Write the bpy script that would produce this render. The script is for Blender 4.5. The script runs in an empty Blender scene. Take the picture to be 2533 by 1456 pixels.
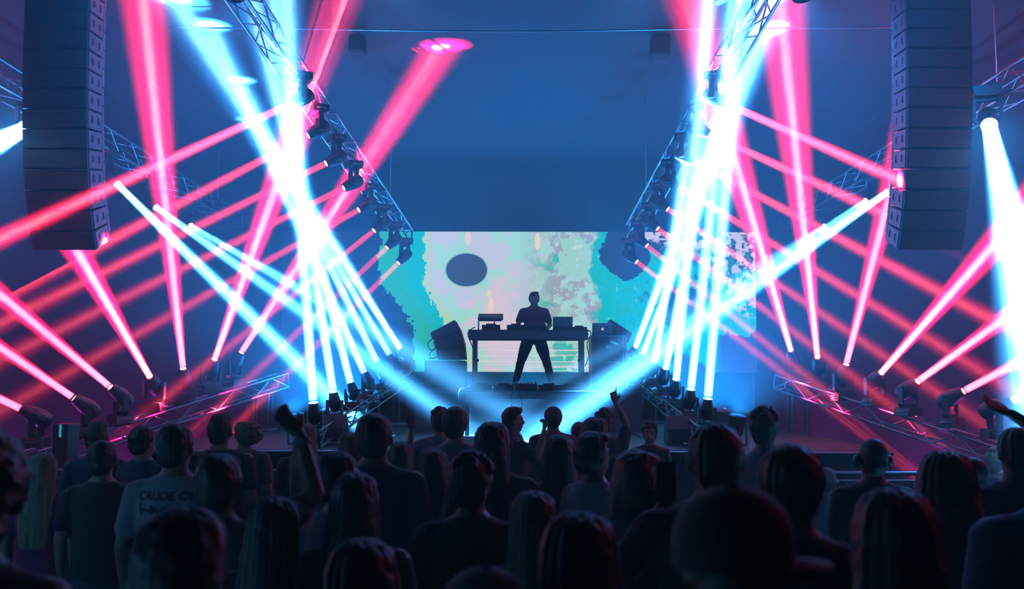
import bpy, bmesh, math, random
from mathutils import Vector, Matrix, Quaternion, noise
from mathutils.bvhtree import BVHTree

SC = bpy.context.scene
COL = SC.collection
random.seed(7)
R = math.radians

# ------------------------------------------------------------------ camera
FW, FH, LENS = 2533.0, 1456.0, 35.0
FPX = FW * LENS / 36.0
HORIZON, VPX, CAM_Z = 932.0, 1280.0, 2.0
cam_d = bpy.data.cameras.new('camera')
cam_d.lens, cam_d.sensor_width, cam_d.sensor_fit = LENS, 36.0, 'HORIZONTAL'
cam_d.clip_start, cam_d.clip_end = 0.05, 200
cam = bpy.data.objects.new('camera', cam_d)
COL.objects.link(cam)
PITCH = math.atan((HORIZON - FH / 2) / FPX)
YAW = math.atan((VPX - FW / 2) / FPX)
CAM_ROT = (Matrix.Rotation(YAW, 3, 'Z') @ Matrix.Rotation(math.pi / 2 + PITCH, 3, 'X')
           @ Matrix.Rotation(R(0.15), 3, 'Z'))
CAM_LOC = Vector((0, 0, CAM_Z))
cam.matrix_world = Matrix.Translation(CAM_LOC) @ CAM_ROT.to_4x4()
cam_d.dof.use_dof = True
cam_d.dof.focus_distance = 15.0
cam_d.dof.aperture_fstop = 2.4
SC.camera = cam


def P(x, y, depth):
    """photo pixel + distance along the room's long axis -> point in the room"""
    d = CAM_ROT @ Vector(((x - FW / 2) / FPX, -(y - FH / 2) / FPX, -1))
    return CAM_LOC + d * (depth / d.y)


def PZ(x, y, z):
    """photo pixel + height above the floor -> point in the room"""
    d = CAM_ROT @ Vector(((x - FW / 2) / FPX, -(y - FH / 2) / FPX, -1))
    return CAM_LOC + d * ((z - CAM_LOC.z) / d.z)


# ------------------------------------------------------------------ haze, exposure
SC.view_settings.view_transform = 'Standard'
SC.view_settings.look = 'None'
SC.view_settings.gamma = 1.0
SC.view_settings.exposure = 0.0
SC.view_settings.use_curve_mapping = False
SC.cycles.use_denoising = True
SC.cycles.max_bounces = 3
SC.cycles.diffuse_bounces = 1
SC.cycles.glossy_bounces = 1
SC.cycles.transmission_bounces = 2
SC.cycles.volume_bounces = 0
SC.cycles.sample_clamp_indirect = 4.0
HAZE = 0.030
world = bpy.data.worlds.new('haze')
SC.world = world
world.use_nodes = True
wt = world.node_tree
wt.nodes.clear()
w_out = wt.nodes.new('ShaderNodeOutputWorld')
w_vol = wt.nodes.new('ShaderNodeVolumeScatter')
w_vol.inputs['Density'].default_value = HAZE
w_vol.inputs['Anisotropy'].default_value = 0.15
wt.links.new(w_vol.outputs[0], w_out.inputs['Volume'])

# the room: x -11..11, y -6..23, z 0..6.7
RX, RY0, RY1, RZ = 11.0, -14.0, 23.0, 6.7


def lamp(name, kind, loc, target, color, energy, parent=None, **kw):
    l = bpy.data.lights.new(name, kind)
    l.color, l.energy = color, energy
    for k, v in kw.items():
        setattr(l, k, v)
    o = bpy.data.objects.new(name, l)
    COL.objects.link(o)
    q = (Vector(target) - Vector(loc)).to_track_quat('-Z', 'Y')
    put(o, Matrix.Translation(loc) @ q.to_matrix().to_4x4(), parent)
    return o


# ------------------------------------------------------------------ helpers
WM = {}


def put(o, m, parent=None):
    WM[o.name] = m.copy()
    if parent is not None:
        o.parent = parent
        o.matrix_basis = WM[parent.name].inverted() @ m
    else:
        o.matrix_basis = m
    return o


def tag(o, label=None, cat=None, group=None, kind=None):
    for k, v in (('label', label), ('category', cat), ('group', group), ('kind', kind)):
        if v:
            o[k] = v
    return o


def empty(name, m, label, cat, group=None):
    o = bpy.data.objects.new(name, None)
    o.empty_display_size = 0.1
    COL.objects.link(o)
    put(o, m)
    return tag(o, label, cat, group)


def link(name, mesh, m=None, parent=None):
    o = bpy.data.objects.new(name, mesh)
    COL.objects.link(o)
    if m is None:
        m = WM[parent.name] if parent else Matrix()
    return put(o, m, parent)


def mesh_of(bm, name, mat, smooth=False):
    me = bpy.data.meshes.new(name)
    bmesh.ops.recalc_face_normals(bm, faces=bm.faces[:])
    if smooth:
        for f in bm.faces:
            f.smooth = True
    bm.to_mesh(me)
    bm.free()
    for mm in (mat if isinstance(mat, (list, tuple)) else [mat]):
        me.materials.append(mm)
    return me


CACHE = {}


def tube_mesh(mat, seg=8):
    key = ('tube', mat.name, seg)
    if key not in CACHE:
        bm = bmesh.new()
        bmesh.ops.create_cone(bm, cap_ends=True, segments=seg, radius1=1, radius2=1, depth=1)
        me = mesh_of(bm, 'tube', mat)
        for p in me.polygons:
            p.use_smooth = len(p.vertices) == 4
        CACHE[key] = me
    return CACHE[key]


def tube(name, a, b, r, mat, parent=None, seg=8):
    a, b = Vector(a), Vector(b)
    q = (b - a).to_track_quat('Z', 'Y')
    m = (Matrix.Translation((a + b) / 2) @ q.to_matrix().to_4x4()
         @ Matrix.Diagonal((r, r, (b - a).length, 1)))
    return link(name, tube_mesh(mat, seg), m, parent)


def box_mesh(dx, dy, dz, mat, bev=0.006):
    key = ('box', round(dx, 4), round(dy, 4), round(dz, 4), mat.name, bev)
    if key not in CACHE:
        bm = bmesh.new()
        bmesh.ops.create_cube(bm, size=1)
        for v in bm.verts:
            v.co = Vector((v.co.x * dx, v.co.y * dy, v.co.z * dz))
        if bev:
            bmesh.ops.bevel(bm, geom=bm.edges[:], offset=min(bev, min(dx, dy, dz) * .3), segments=1, affect='EDGES')
        CACHE[key] = mesh_of(bm, 'box', mat)
    return CACHE[key]


def box(name, c, size, mat, parent=None, rot=None, bev=0.006):
    m = Matrix.Translation(c)
    if rot is not None:
        m = m @ rot.to_4x4()
    return link(name, box_mesh(*size, mat, bev), m, parent)


def lathe_bm(prof, seg=20, axis='Z'):
    """prof: list of (r, h)"""
    bm = bmesh.new()
    rings = []
    for r, h in prof:
        if r < 1e-5:
            rings.append([bm.verts.new((0, 0, h))])
        else:
            rings.append([bm.verts.new((r * math.cos(2 * math.pi * i / seg), r * math.sin(2 * math.pi * i / seg), h)) for i in range(seg)])
    for A, B in zip(rings, rings[1:]):
        for i in range(seg):
            j = (i + 1) % seg
            if len(A) == 1 and len(B) == 1:
                continue
            if len(A) == 1:
                bm.faces.new((A[0], B[i], B[j]))
            elif len(B) == 1:
                bm.faces.new((A[i], A[j], B[0]))
            else:
                bm.faces.new((A[i], A[j], B[j], B[i]))
    return bm


def prism_bm(pts, depth):
    """polygon in XZ, extruded symmetrically along Y"""
    bm = bmesh.new()
    a = [bm.verts.new((x, -depth / 2, z)) for x, z in pts]
    b = [bm.verts.new((x, depth / 2, z)) for x, z in pts]
    n = len(pts)
    bm.faces.new(a)
    bm.faces.new(b[::-1])
    for i in range(n):
        bm.faces.new((a[i], b[i], b[(i + 1) % n], a[(i + 1) % n]))
    return bm


def path_mesh(pts, r, mat, seg=6):
    """a bent tube through points"""
    pts = [Vector(p) for p in pts]
    bm = bmesh.new()
    prev = None
    ref = Vector((0.13, 0.31, 0.94))
    rings = []
    for i, p in enumerate(pts):
        t = (pts[min(i + 1, len(pts) - 1)] - pts[max(i - 1, 0)]).normalized()
        s = t.cross(ref).normalized()
        u = s.cross(t)
        rings.append([bm.verts.new(p + s * r * math.cos(k * 2 * math.pi / seg) + u * r * math.sin(k * 2 * math.pi / seg)) for k in range(seg)])
    for A, B in zip(rings, rings[1:]):
        for k in range(seg):
            bm.faces.new((A[k], A[(k + 1) % seg], B[(k + 1) % seg], B[k]))
    bm.faces.new(rings[0][::-1])
    bm.faces.new(rings[-1])
    return mesh_of(bm, 'path', mat, True)


def spline(pts, n=8):
    pts = [Vector(p) for p in pts]
    out = []
    for i in range(len(pts) - 1):
        p0, p1, p2, p3 = pts[max(i - 1, 0)], pts[i], pts[i + 1], pts[min(i + 2, len(pts) - 1)]
        for k in range(n):
            t = k / n
            out.append(0.5 * ((2 * p1) + (p2 - p0) * t + (2 * p0 - 5 * p1 + 4 * p2 - p3) * t * t + (3 * p1 - p0 - 3 * p2 + p3) * t ** 3))
    out.append(pts[-1])
    return out


# ------------------------------------------------------------------ materials
class S:
    """a shader socket or number with arithmetic"""
    def __init__(self, nt, s):
        self.nt, self.s = nt, s

    def op(self, o, *a, clamp=False):
        n = self.nt.nodes.new('ShaderNodeMath')
        n.operation, n.use_clamp = o, clamp
        for i, x in enumerate((self,) + a):
            v = x.s if isinstance(x, S) else x
            if isinstance(v, bpy.types.NodeSocket):
                self.nt.links.new(v, n.inputs[i])
            else:
                n.inputs[i].default_value = v
        return S(self.nt, n.outputs[0])

    def __add__(self, b): return self.op('ADD', b)
    def __sub__(self, b): return self.op('SUBTRACT', b)
    def __mul__(self, b): return self.op('MULTIPLY', b)
    def __truediv__(self, b): return self.op('DIVIDE', b)
    __radd__, __rmul__ = __add__, __mul__
    def __rsub__(self, b): return (self * -1) + b
    def gt(self, b): return self.op('GREATER_THAN', b)
    def lt(self, b): return self.op('LESS_THAN', b)
    def max(self, b): return self.op('MAXIMUM', b)
    def min(self, b): return self.op('MINIMUM', b)
    def abs(self): return self.op('ABSOLUTE')
    def fract(self): return self.op('FRACT')
    def sat(self): return self.op('ADD', 0.0, clamp=True)

    def step(self, lo, hi):
        n = self.nt.nodes.new('ShaderNodeMapRange')
        n.interpolation_type = 'SMOOTHSTEP'
        self.nt.links.new(self.s, n.inputs['Value'])
        for k, v in (('From Min', lo), ('From Max', hi)):
            if isinstance(v, S):
                self.nt.links.new(v.s, n.inputs[k])
            else:
                n.inputs[k].default_value = v
        return S(self.nt, n.outputs[0])


def vec(nt, x, y, z=0.0):
    n = nt.nodes.new('ShaderNodeCombineXYZ')
    for i, v in enumerate((x, y, z)):
        if isinstance(v, S):
            nt.links.new(v.s, n.inputs[i])
        else:
            n.inputs[i].default_value = v
    return n.outputs[0]


def nz(nt, v, scale, detail=2.0, rough=0.5, kind='noise'):
    if kind == 'noise':
        n = nt.nodes.new('ShaderNodeTexNoise')
        n.inputs['Detail'].default_value = detail
        n.inputs['Roughness'].default_value = rough
        out = n.outputs[0]
    else:
        n = nt.nodes.new('ShaderNodeTexVoronoi')
        out = n.outputs['Distance']
    n.inputs['Scale'].default_value = scale
    nt.links.new(v, n.inputs['Vector'])
    return S(nt, out)


def mixc(nt, f, a, b):
    n = nt.nodes.new('ShaderNodeMix')
    n.data_type = 'RGBA'
    for i, v in ((0, f), (6, a), (7, b)):
        if isinstance(v, S):
            nt.links.new(v.s, n.inputs[i])
        elif isinstance(v, bpy.types.NodeSocket):
            nt.links.new(v, n.inputs[i])
        elif isinstance(v, (int, float)):
            n.inputs[i].default_value = v
        else:
            n.inputs[i].default_value = (*v, 1)
    return n.outputs[2]


def lin(r, g, b):
    f = lambda c: (c / 255 / 12.92) if c / 255 <= 0.04045 else ((c / 255 + 0.055) / 1.055) ** 2.4
    return (f(r), f(g), f(b))


def mat(name, color, rough=0.6, metal=0.0, var=0.25, scale=9.0, bump=0.0, sheen=0.0, stretch=None, spec=None):
    m = bpy.data.materials.new(name)
    m.use_nodes = True
    nt = m.node_tree
    b = nt.nodes['Principled BSDF']
    tc = nt.nodes.new('ShaderNodeTexCoord')
    src = tc.outputs['Object']
    if stretch:
        mp = nt.nodes.new('ShaderNodeMapping')
        mp.inputs['Scale'].default_value = stretch
        nt.links.new(src, mp.inputs[0])
        src = mp.outputs[0]
    n = nz(nt, src, scale, 4.0)
    c0 = tuple(max(0, c * (1 - var)) for c in color)
    c1 = tuple(min(1, c * (1 + var)) for c in color)
    nt.links.new(mixc(nt, n, c0, c1), b.inputs['Base Color'])
    b.inputs['Roughness'].default_value = rough
    b.inputs['Metallic'].default_value = metal
    if spec is not None:
        b.inputs['Specular IOR Level'].default_value = spec
    if sheen:
        b.inputs['Sheen Weight'].default_value = sheen
        b.inputs['Sheen Roughness'].default_value = 0.4
    if bump:
        bp = nt.nodes.new('ShaderNodeBump')
        bp.inputs['Strength'].default_value = bump
        bp.inputs['Distance'].default_value = 0.01
        nt.links.new(n.s, bp.inputs['Height'])
        nt.links.new(bp.outputs[0], b.inputs['Normal'])
    return m


def glow(name, color, strength, sample=False):
    m = bpy.data.materials.new(name)
    m.use_nodes = True
    nt = m.node_tree
    nt.nodes.clear()
    o = nt.nodes.new('ShaderNodeOutputMaterial')
    e = nt.nodes.new('ShaderNodeEmission')
    e.inputs[0].default_value = (*color, 1)
    e.inputs[1].default_value = strength
    nt.links.new(e.outputs[0], o.inputs[0])
    if not sample:
        m.cycles.emission_sampling = 'NONE'
    return m


def lens_glow(name, rim, core, strength):
    """lamp lens: bright ring, small darker filament dot in the middle, coloured rim"""
    m = glow(name, core, strength)
    nt = m.node_tree
    e = next(n for n in nt.nodes if n.type == 'EMISSION')
    tc = nt.nodes.new('ShaderNodeTexCoord')
    ln = nt.nodes.new('ShaderNodeVectorMath')
    ln.operation = 'LENGTH'
    nt.links.new(tc.outputs['Object'], ln.inputs[0])
    r = S(nt, ln.outputs['Value'])
    c = mixc(nt, r.step(0.70, 0.98), core, rim)
    c = mixc(nt, r.step(0.12, 0.25), tuple(0.5 * (a + b) for a, b in zip(core, rim)), c)
    nt.links.new(c, e.inputs[0])
    return m


M = {
    'black': mat('black_paint', (0.012, 0.012, 0.014), 0.45),
    'black_rough': mat('black_carpet_paint', (0.02, 0.02, 0.022), 0.85, bump=0.2, scale=60),
    'plastic': mat('dark_plastic', (0.018, 0.018, 0.02), 0.35),
    'grille': mat('speaker_grille', (0.02, 0.021, 0.024), 0.55, 0.4, scale=180, bump=0.3),
    'alu': mat('aluminium_tube', (0.30, 0.31, 0.33), 0.32, 0.9, var=0.12, scale=20),
    'alu_dark': mat('blackened_truss', (0.09, 0.09, 0.10), 0.4, 0.7, var=0.2),
    'steel': mat('steel', (0.35, 0.36, 0.38), 0.35, 0.9),
    'chrome': mat('chrome', (0.8, 0.8, 0.82), 0.15, 1.0, var=0.05),
    'floor': mat('concrete_floor', (0.012, 0.012, 0.014), 0.5, scale=3, bump=0.1),
    'wall': mat('dark_painted_wall', (0.007, 0.007, 0.008), 0.85, scale=4, bump=0.1),
    'ceil': mat('dark_ceiling', (0.022, 0.022, 0.025), 0.9, scale=5, bump=0.1),
    'deck': mat('stage_plywood', (0.025, 0.025, 0.028), 0.45, scale=12),
    'cable': mat('rubber_cable', (0.012, 0.012, 0.013), 0.6),
    'laptop': mat('laptop_shell', (0.16, 0.165, 0.175), 0.35, 0.7, var=0.06),
    'case': mat('flight_case', (0.02, 0.022, 0.026), 0.5),
    'lens_red': lens_glow('red_lamp_lens', (1.0, 0.01, 0.06), (1.0, 0.55, 0.42), 4.0),
    'lens_white': lens_glow('white_lamp_lens', (0.35, 0.75, 1.0), (0.85, 0.95, 1.0), 8.0),
    'logo': glow('lit_logo', (1.0, 0.62, 0.55), 1.0),
    'cyan_strip': glow('cyan_strip', (0.02, 0.55, 0.75), 0.7),
    'orange_led': glow('orange_led', (1.0, 0.25, 0.05), 1.5),
    'knob': mat('knob_grey', (0.05, 0.05, 0.055), 0.4),
}

# ------------------------------------------------------------------ room
def slab(name, x0, x1, y0, y1, z0, z1, m):
    o = box(name, ((x0 + x1) / 2, (y0 + y1) / 2, (z0 + z1) / 2), (x1 - x0, y1 - y0, z1 - z0), m, bev=0)
    return tag(o, kind='structure')

slab('floor', -RX, RX, RY0, RY1, -0.2, 0, M['floor'])
slab('ceiling', -RX, RX, RY0, RY1, RZ, RZ + 0.2, M['ceil'])
slab('wall_back', -RX, RX, RY1, RY1 + 0.2, 0, RZ, M['wall'])
slab('wall_rear', -RX, RX, RY0 - 0.2, RY0, 0, RZ, M['wall'])
slab('wall_left', -RX - 0.2, -RX, RY0, RY1, 0, RZ, M['wall'])
slab('wall_right', RX, RX + 0.2, RY0, RY1, 0, RZ, M['wall'])

# ------------------------------------------------------------------ stage
STZ, RISZ = 1.15, 1.82
st = empty('stage_platform', Matrix.Translation((0, 17, 0)), 'black stage platform across the hall behind the crowd', 'stage')
NB = 10
for i in range(NB):
    for j in range(4):
        w = 8.8 / NB
        box('deck_panel', (-4.4 + w * (i + .5), 11.8 + 2.7 * (j + .5), STZ - 0.05), (w - 0.012, 2.7 - 0.012, 0.10), M['deck'], st)
box('front_skirt', (0, 11.86, (STZ - 0.1) / 2), (8.8, 0.04, STZ - 0.1), M['black_rough'], st)
tube('edge_rail', (-4.4, 11.78, STZ - 0.03), (4.4, 11.78, STZ - 0.03), 0.022, M['alu'], st)
for x in (-4.2, -2.1, 0, 2.1, 4.2):
    for y in (12.3, 17, 22):
        tube('leg', (x, y, 0), (x, y, STZ - 0.1), 0.03, M['steel'], st)

rs = empty('dj_riser', Matrix.Translation((0.2, 17.6, STZ)), 'dark raised riser the performer stands on in front of the screen', 'riser')
for i in range(3):
    box('deck_panel', (0.15 + (i - 1) * 1.233, 17.75, RISZ - 0.05), (1.225, 3.6, 0.10), M['deck'], rs)
box('front_skirt', (0.15, 15.98, (STZ + RISZ - 0.1) / 2), (3.68, 0.03, RISZ - 0.1 - STZ), M['black_rough'], rs)
for x in (-1.55, 1.85):
    for y in (16.2, 19.3):
        tube('leg', (x, y, STZ), (x, y, RISZ - 0.1), 0.03, M['steel'], rs)

# ------------------------------------------------------------------ LED wall
SD = 20.5
s0, s1 = P(693, 918, SD), P(1867, 574, SD)
SX0, SX1, SZ0, SZ1 = s0.x, s1.x, s0.z, s1.z
SW, SH = SX1 - SX0, SZ1 - SZ0


def screen_material():
    m = bpy.data.materials.new('led_picture')
    m.use_nodes = True
    nt = m.node_tree
    nt.nodes.clear()
    out = nt.nodes.new('ShaderNodeOutputMaterial')
    em = nt.nodes.new('ShaderNodeEmission')
    nt.links.new(em.outputs[0], out.inputs[0])
    g = nt.nodes.new('ShaderNodeNewGeometry')
    sp = nt.nodes.new('ShaderNodeSeparateXYZ')
    nt.links.new(g.outputs['Position'], sp.inputs[0])
    u = (S(nt, sp.outputs[0]) - SX0) / SW
    v = (S(nt, sp.outputs[2]) - SZ0) / SH
    ASP = SW / SH
    ua = u * ASP                                     # square coordinates
    uv = vec(nt, ua, v)
    # blocky coordinates for the glitch-like torn edges
    blk = vec(nt, (ua * 42).op('FLOOR') / 42, (v * 60).op('FLOOR') / 60)
    streak = vec(nt, ua * 3.0, v * 0.9)
    n1 = nz(nt, blk, 6.0, 7.0, 0.75) - 0.5
    n2 = nz(nt, uv, 3.2, 6.0, 0.62)
    n3 = nz(nt, vec(nt, ua, v, 3.7), 5.5, 8.0, 0.7)
    n4 = nz(nt, streak, 9.0, 6.0, 0.7)
    n5 = nz(nt, vec(nt, ua, v, 9.1), 1.8, 3.0, 0.5)
    n6 = nz(nt, vec(nt, ua * 1.0, v, 5.5), 14.0, 5.0, 0.7)
    C = lin
    # base: lilac / pale teal centre
    col = mixc(nt, n2.step(0.47, 0.53), C(172, 220, 214), C(206, 202, 226))
    col = mixc(nt, n4.step(0.50, 0.75) * 0.5, col, C(188, 208, 214))
    warm = ((u - 0.46).abs() + (v - 0.35).abs() * 0.25 + (n3 - 0.5) * 0.35)
    col = mixc(nt, (1 - warm.step(0.04, 0.10)) * 0.8, col, C(238, 196, 222))
    # grey-pink and mint blotches right of the centre
    r1 = u.step(0.50, 0.58)
    col = mixc(nt, r1 * n3.step(0.50, 0.53), col, C(170, 165, 176))
    col = mixc(nt, r1 * n2.step(0.50, 0.54), col, C(168, 212, 196))
    col = mixc(nt, r1 * (n3 * 0.6 + n5 * 0.5).step(0.565, 0.60), col, C(70, 186, 172))
    col = mixc(nt, r1 * n6.step(0.60, 0.63), col, C(208, 224, 214))
    # teal field on the right
    tb = u + (n2 - 0.5) * 0.10 + (n6 - 0.5) * 0.03
    teal = mixc(nt, n4.step(0.45, 0.62), C(0, 186, 196), C(32, 178, 160))
    teal = mixc(nt, n6.step(0.64, 0.68), teal, C(150, 205, 196))
    col = mixc(nt, tb.step(0.655, 0.668), col, teal)
    # dark torn patches and pale mottles at the far right
    dk = C(34, 40, 70)
    d1 = (n5 * 0.55 + n3 * 0.45 + (u - 0.80).abs() * -0.15)
    col = mixc(nt, u.step(0.74, 0.78) * d1.step(0.48, 0.50), col, dk)
    top = ((u - 0.725) * (u - 0.725) * 260 + (v - 0.86) * (v - 0.86) * 18 + (n3 - 0.5) * 1.6).lt(0.7)
    col = mixc(nt, top, col, dk)
    mot = nz(nt, uv, 17.0, 4.0, 0.6)
    mm = (u * 0.9 + v * 0.35 + (n2 - 0.5) * 0.3).step(1.03, 1.08)
    col = mixc(nt, mm * mot.step(0.48, 0.52), col, C(215, 196, 214))
    col = mixc(nt, mm * mot.lt(0.42), col, C(40, 130, 140))
    low = (u.step(0.90, 0.93)) * ((n2 * 0.7 + v * 0.55).lt(0.50))
    col = mixc(nt, low, col, C(48, 44, 82))
    # left: teal band between two torn edges, dark beyond
    e2 = 0.300 + (1 - v).step(0.30, 1.0) * 0.085 + n1 * 0.075
    e1 = 0.203 + (1 - v).step(0.25, 0.75) * 0.075 + n1 * 0.095
    band = mixc(nt, ((u - e1) / (e2 - e1) + (n5 - 0.5) * 0.8).step(0.35, 0.75), C(44, 178, 150), C(0, 184, 196))
    col = mixc(nt, (1 - (u - e2).step(0.0, 0.028)) * 0.85, col, C(190, 216, 168))
    col = mixc(nt, (u - e2).lt(0.0), col, band)
    col = mixc(nt, (u - e1).lt(0.0), col, C(26, 34, 62))
    # flames
    for fx, fv, rx, rv in ((0.392, 0.955, 0.007, 0.05), (0.442, 0.47, 0.006, 0.055), (0.437, 0.56, 0.004, 0.03), (0.54, 0.93, 0.006, 0.07)):
        du, dv = (u - fx) / rx, (v - fv) / rv
        q = du * du + dv * dv + (n3 - 0.5) * 1.2
        col = mixc(nt, (1 - q.step(0.5, 1.3)), col, C(255, 214, 196))
    # the dark disc
    du, dv = (u - 0.390) / 0.0432, (v - 0.725) / 0.117
    q = (du * du + dv * dv).op('SQRT') + (n3 - 0.5) * 0.05
    col = mixc(nt, q.lt(1.06), col, C(140, 190, 190))
    col = mixc(nt, q.lt(1.0), col, C(58, 66, 92))
    # pale scan bands low on the picture
    bands = nz(nt, vec(nt, u * 2.0, v * 75), 1.0, 1.0).step(0.5, 0.6) * (1 - v.step(0.20, 0.32)) * u.step(0.38, 0.42) * (1 - u.step(0.62, 0.68))
    col = mixc(nt, bands * 0.6, col, C(252, 226, 236))
    # diode rows
    grid = ((ua * 340).fract() - 0.5).abs().step(0.40, 0.5).max(((v * 340).fract() - 0.5).abs().step(0.40, 0.5))
    col = mixc(nt, grid * 0.16, col, C(20, 30, 50))
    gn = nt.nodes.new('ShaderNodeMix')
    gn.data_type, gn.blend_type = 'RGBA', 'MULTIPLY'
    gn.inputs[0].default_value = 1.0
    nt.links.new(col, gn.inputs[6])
    gn.inputs[7].default_value = (1.30, 1.42, 1.22, 1)      # gain offsetting the dimming and blue tint of the haze
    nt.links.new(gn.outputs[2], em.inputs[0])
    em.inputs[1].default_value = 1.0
    return m


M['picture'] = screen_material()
scr = empty('led_screen', Matrix.Translation(((SX0 + SX1) / 2, SD, SZ0)), 'wide lit video wall with teal and pink abstract picture behind the performer', 'screen')
NX, NZ = 20, 6
pw, ph = SW / NX, SH / NZ
bm = bmesh.new()
bmesh.ops.create_cube(bm, size=1)
for v_ in bm.verts:
    v_.co = Vector((v_.co.x * pw, v_.co.y * 0.08, v_.co.z * ph))
for f in bm.faces:
    f.material_index = 1 if f.normal.y < -0.5 else 0
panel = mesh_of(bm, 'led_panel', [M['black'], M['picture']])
for i in range(NX):
    for j in range(NZ):
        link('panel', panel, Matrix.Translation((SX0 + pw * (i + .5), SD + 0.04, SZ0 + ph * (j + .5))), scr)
for i in range(0, NX + 1, 5):
    x = SX0 + pw * i
    tube('support_post', (min(max(x, SX0 + .05), SX1 - .05), SD + 0.15, 0 if abs(x) > 4.4 else STZ), (min(max(x, SX0 + .05), SX1 - .05), SD + 0.15, SZ1 - 0.05), 0.025, M['steel'], scr)

# ------------------------------------------------------------------ trusses
def truss(label, a, b, size=0.30, bay=0.42, tubes='alu', group='lattice trusses', r=0.024):
    a, b = Vector(a), Vector(b)
    L = (b - a).length
    t = (b - a).normalized()
    s = t.cross(Vector((0, 0, 1))).normalized()
    u = s.cross(t).normalized()
    o = empty('lighting_truss', Matrix.Translation(a), label, 'truss', group)
    h = size / 2
    cor = [s * -h + u * -h, s * h + u * -h, s * h + u * h, s * -h + u * h]
    mt = M[tubes]
    for c in cor:
        tube('chord', a + c, b + c, r, mt, o)
    n = max(2, round(L / bay))
    for k in range(n):
        for f in range(4):
            c0, c1 = cor[f], cor[(f + 1) % 4]
            if k % 2:
                c0, c1 = c1, c0
            tube('brace', a + t * (L * k / n) + c0, a + t * (L * (k + 1) / n) + c1, r * 0.5, mt, o, 6)
    for e in (a, b):
        for f in range(4):
            tube('end_bar', e + cor[f], e + cor[(f + 1) % 4], r * 0.8, mt, o, 6)
    return o


G_TR = 'lattice lighting trusses'
ul0, ul1 = P(640, 60, 11.0), P(1002, 588, 17.4)
ul0.z += 0.03
ul1.z += 0.03
truss('high lattice truss left of the stage sloping down to the screen', ul0.lerp(ul1, -0.22), ul1, 0.24, group=G_TR, r=0.02)
ur0, ur1 = P(1866, 60, 11.0), P(1568, 588, 17.4)
ur0.z += 0.12
ur1.z += 0.12
truss('high lattice truss right of the stage sloping down to the screen', ur0.lerp(ur1, -0.22), ur1, 0.24, group=G_TR, r=0.02)
tl0, tl1 = P(40, 1133, 12.0), P(700, 925, 16.2)
tl0.z += -0.09
tl1.z += -0.09
truss('low lattice truss rising from the left edge under red floor beams', tl0, tl1, 0.22, group=G_TR, r=0.018)
tr0, tr1 = P(2520, 1117, 12.0), P(1930, 925, 16.2)
tr0.z += -0.12
tr1.z += -0.12
truss('low lattice truss rising from the right edge under red floor beams', tr0, tr1, 0.22, group=G_TR, r=0.018)
il0, il1 = P(770, 1079, 12.0), P(1010, 925, 18.6)
il0.z += -0.03
il1.z += -0.03
truss('low lattice truss left of the performer under the white beams', il0, il1, 0.20, group=G_TR, r=0.018)
ir0, ir1 = P(1757, 1077, 12.0), P(1556, 922, 18.6)
ir0.z += -0.03
ir1.z += -0.03
truss('low lattice truss right of the performer under the white beams', ir0, ir1, 0.20, group=G_TR, r=0.018)
truss('high side truss along the left wall behind the hung loudspeakers', (-6.05, 10.5, 5.45), (-6.25, 21.8, 5.45), 0.30, group=G_TR)
truss('high side truss along the right wall behind the hung loudspeakers', (5.85, 10.5, 5.45), (5.95, 21.8, 5.45), 0.30, group=G_TR)


def tower(label, p, top):
    o = empty('truss_leg', Matrix.Translation((p.x, p.y, p.z)), label, 'stand', 'truss support legs')
    box('base_plate', (p.x, p.y, p.z + 0.015), (0.4, 0.4, 0.03), M['steel'], o)
    for sx in (-1, 1):
        for sy in (-1, 1):
            tube('upright', (p.x + sx * .12, p.y + sy * .12, p.z + 0.03), (p.x + sx * .12, p.y + sy * .12, top), 0.022, M['alu_dark'], o)
    return o


for nm, a, b in (('left outer', tl0, tl1), ('right outer', tr0, tr1), ('left inner', il0, il1), ('right inner', ir0, ir1)):
    for e, f in (('near', 0.12), ('far', 0.9)):
        q = a.lerp(b, f)
        base = STZ if abs(q.x) < 4.3 and q.y > 11.9 else 0
        tower('dark upright leg under the %s end of the %s low truss' % (e, nm), Vector((q.x, q.y, base)), q.z - 0.118)
for side, (ha, hb), xs in (('left', (ul0, ul1), -6.1), ('right', (ur0, ur1), 5.88)):
    for k, f in enumerate((0.15, 0.85)):
        q = ha.lerp(hb, f)
        tag(tube('hanging_chain', (q.x, q.y, q.z + 0.12), (q.x, q.y, RZ), 0.01, M['steel'], seg=6), 'thin steel chain hanging the sloping %s high truss, %s one' % (side, ('nearer', 'farther')[k]), 'chain', 'truss chains')
    for k, y in enumerate((12.0, 20.0)):
        tag(tube('hanging_chain', (xs, y, 5.6), (xs, y, RZ), 0.01, M['steel'], seg=6), 'thin steel chain hanging the %s side truss, %s one' % (side, ('nearer', 'farther')[k]), 'chain', 'truss chains')

# ------------------------------------------------------------------ moving head lamps
HEADS = {}


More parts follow.
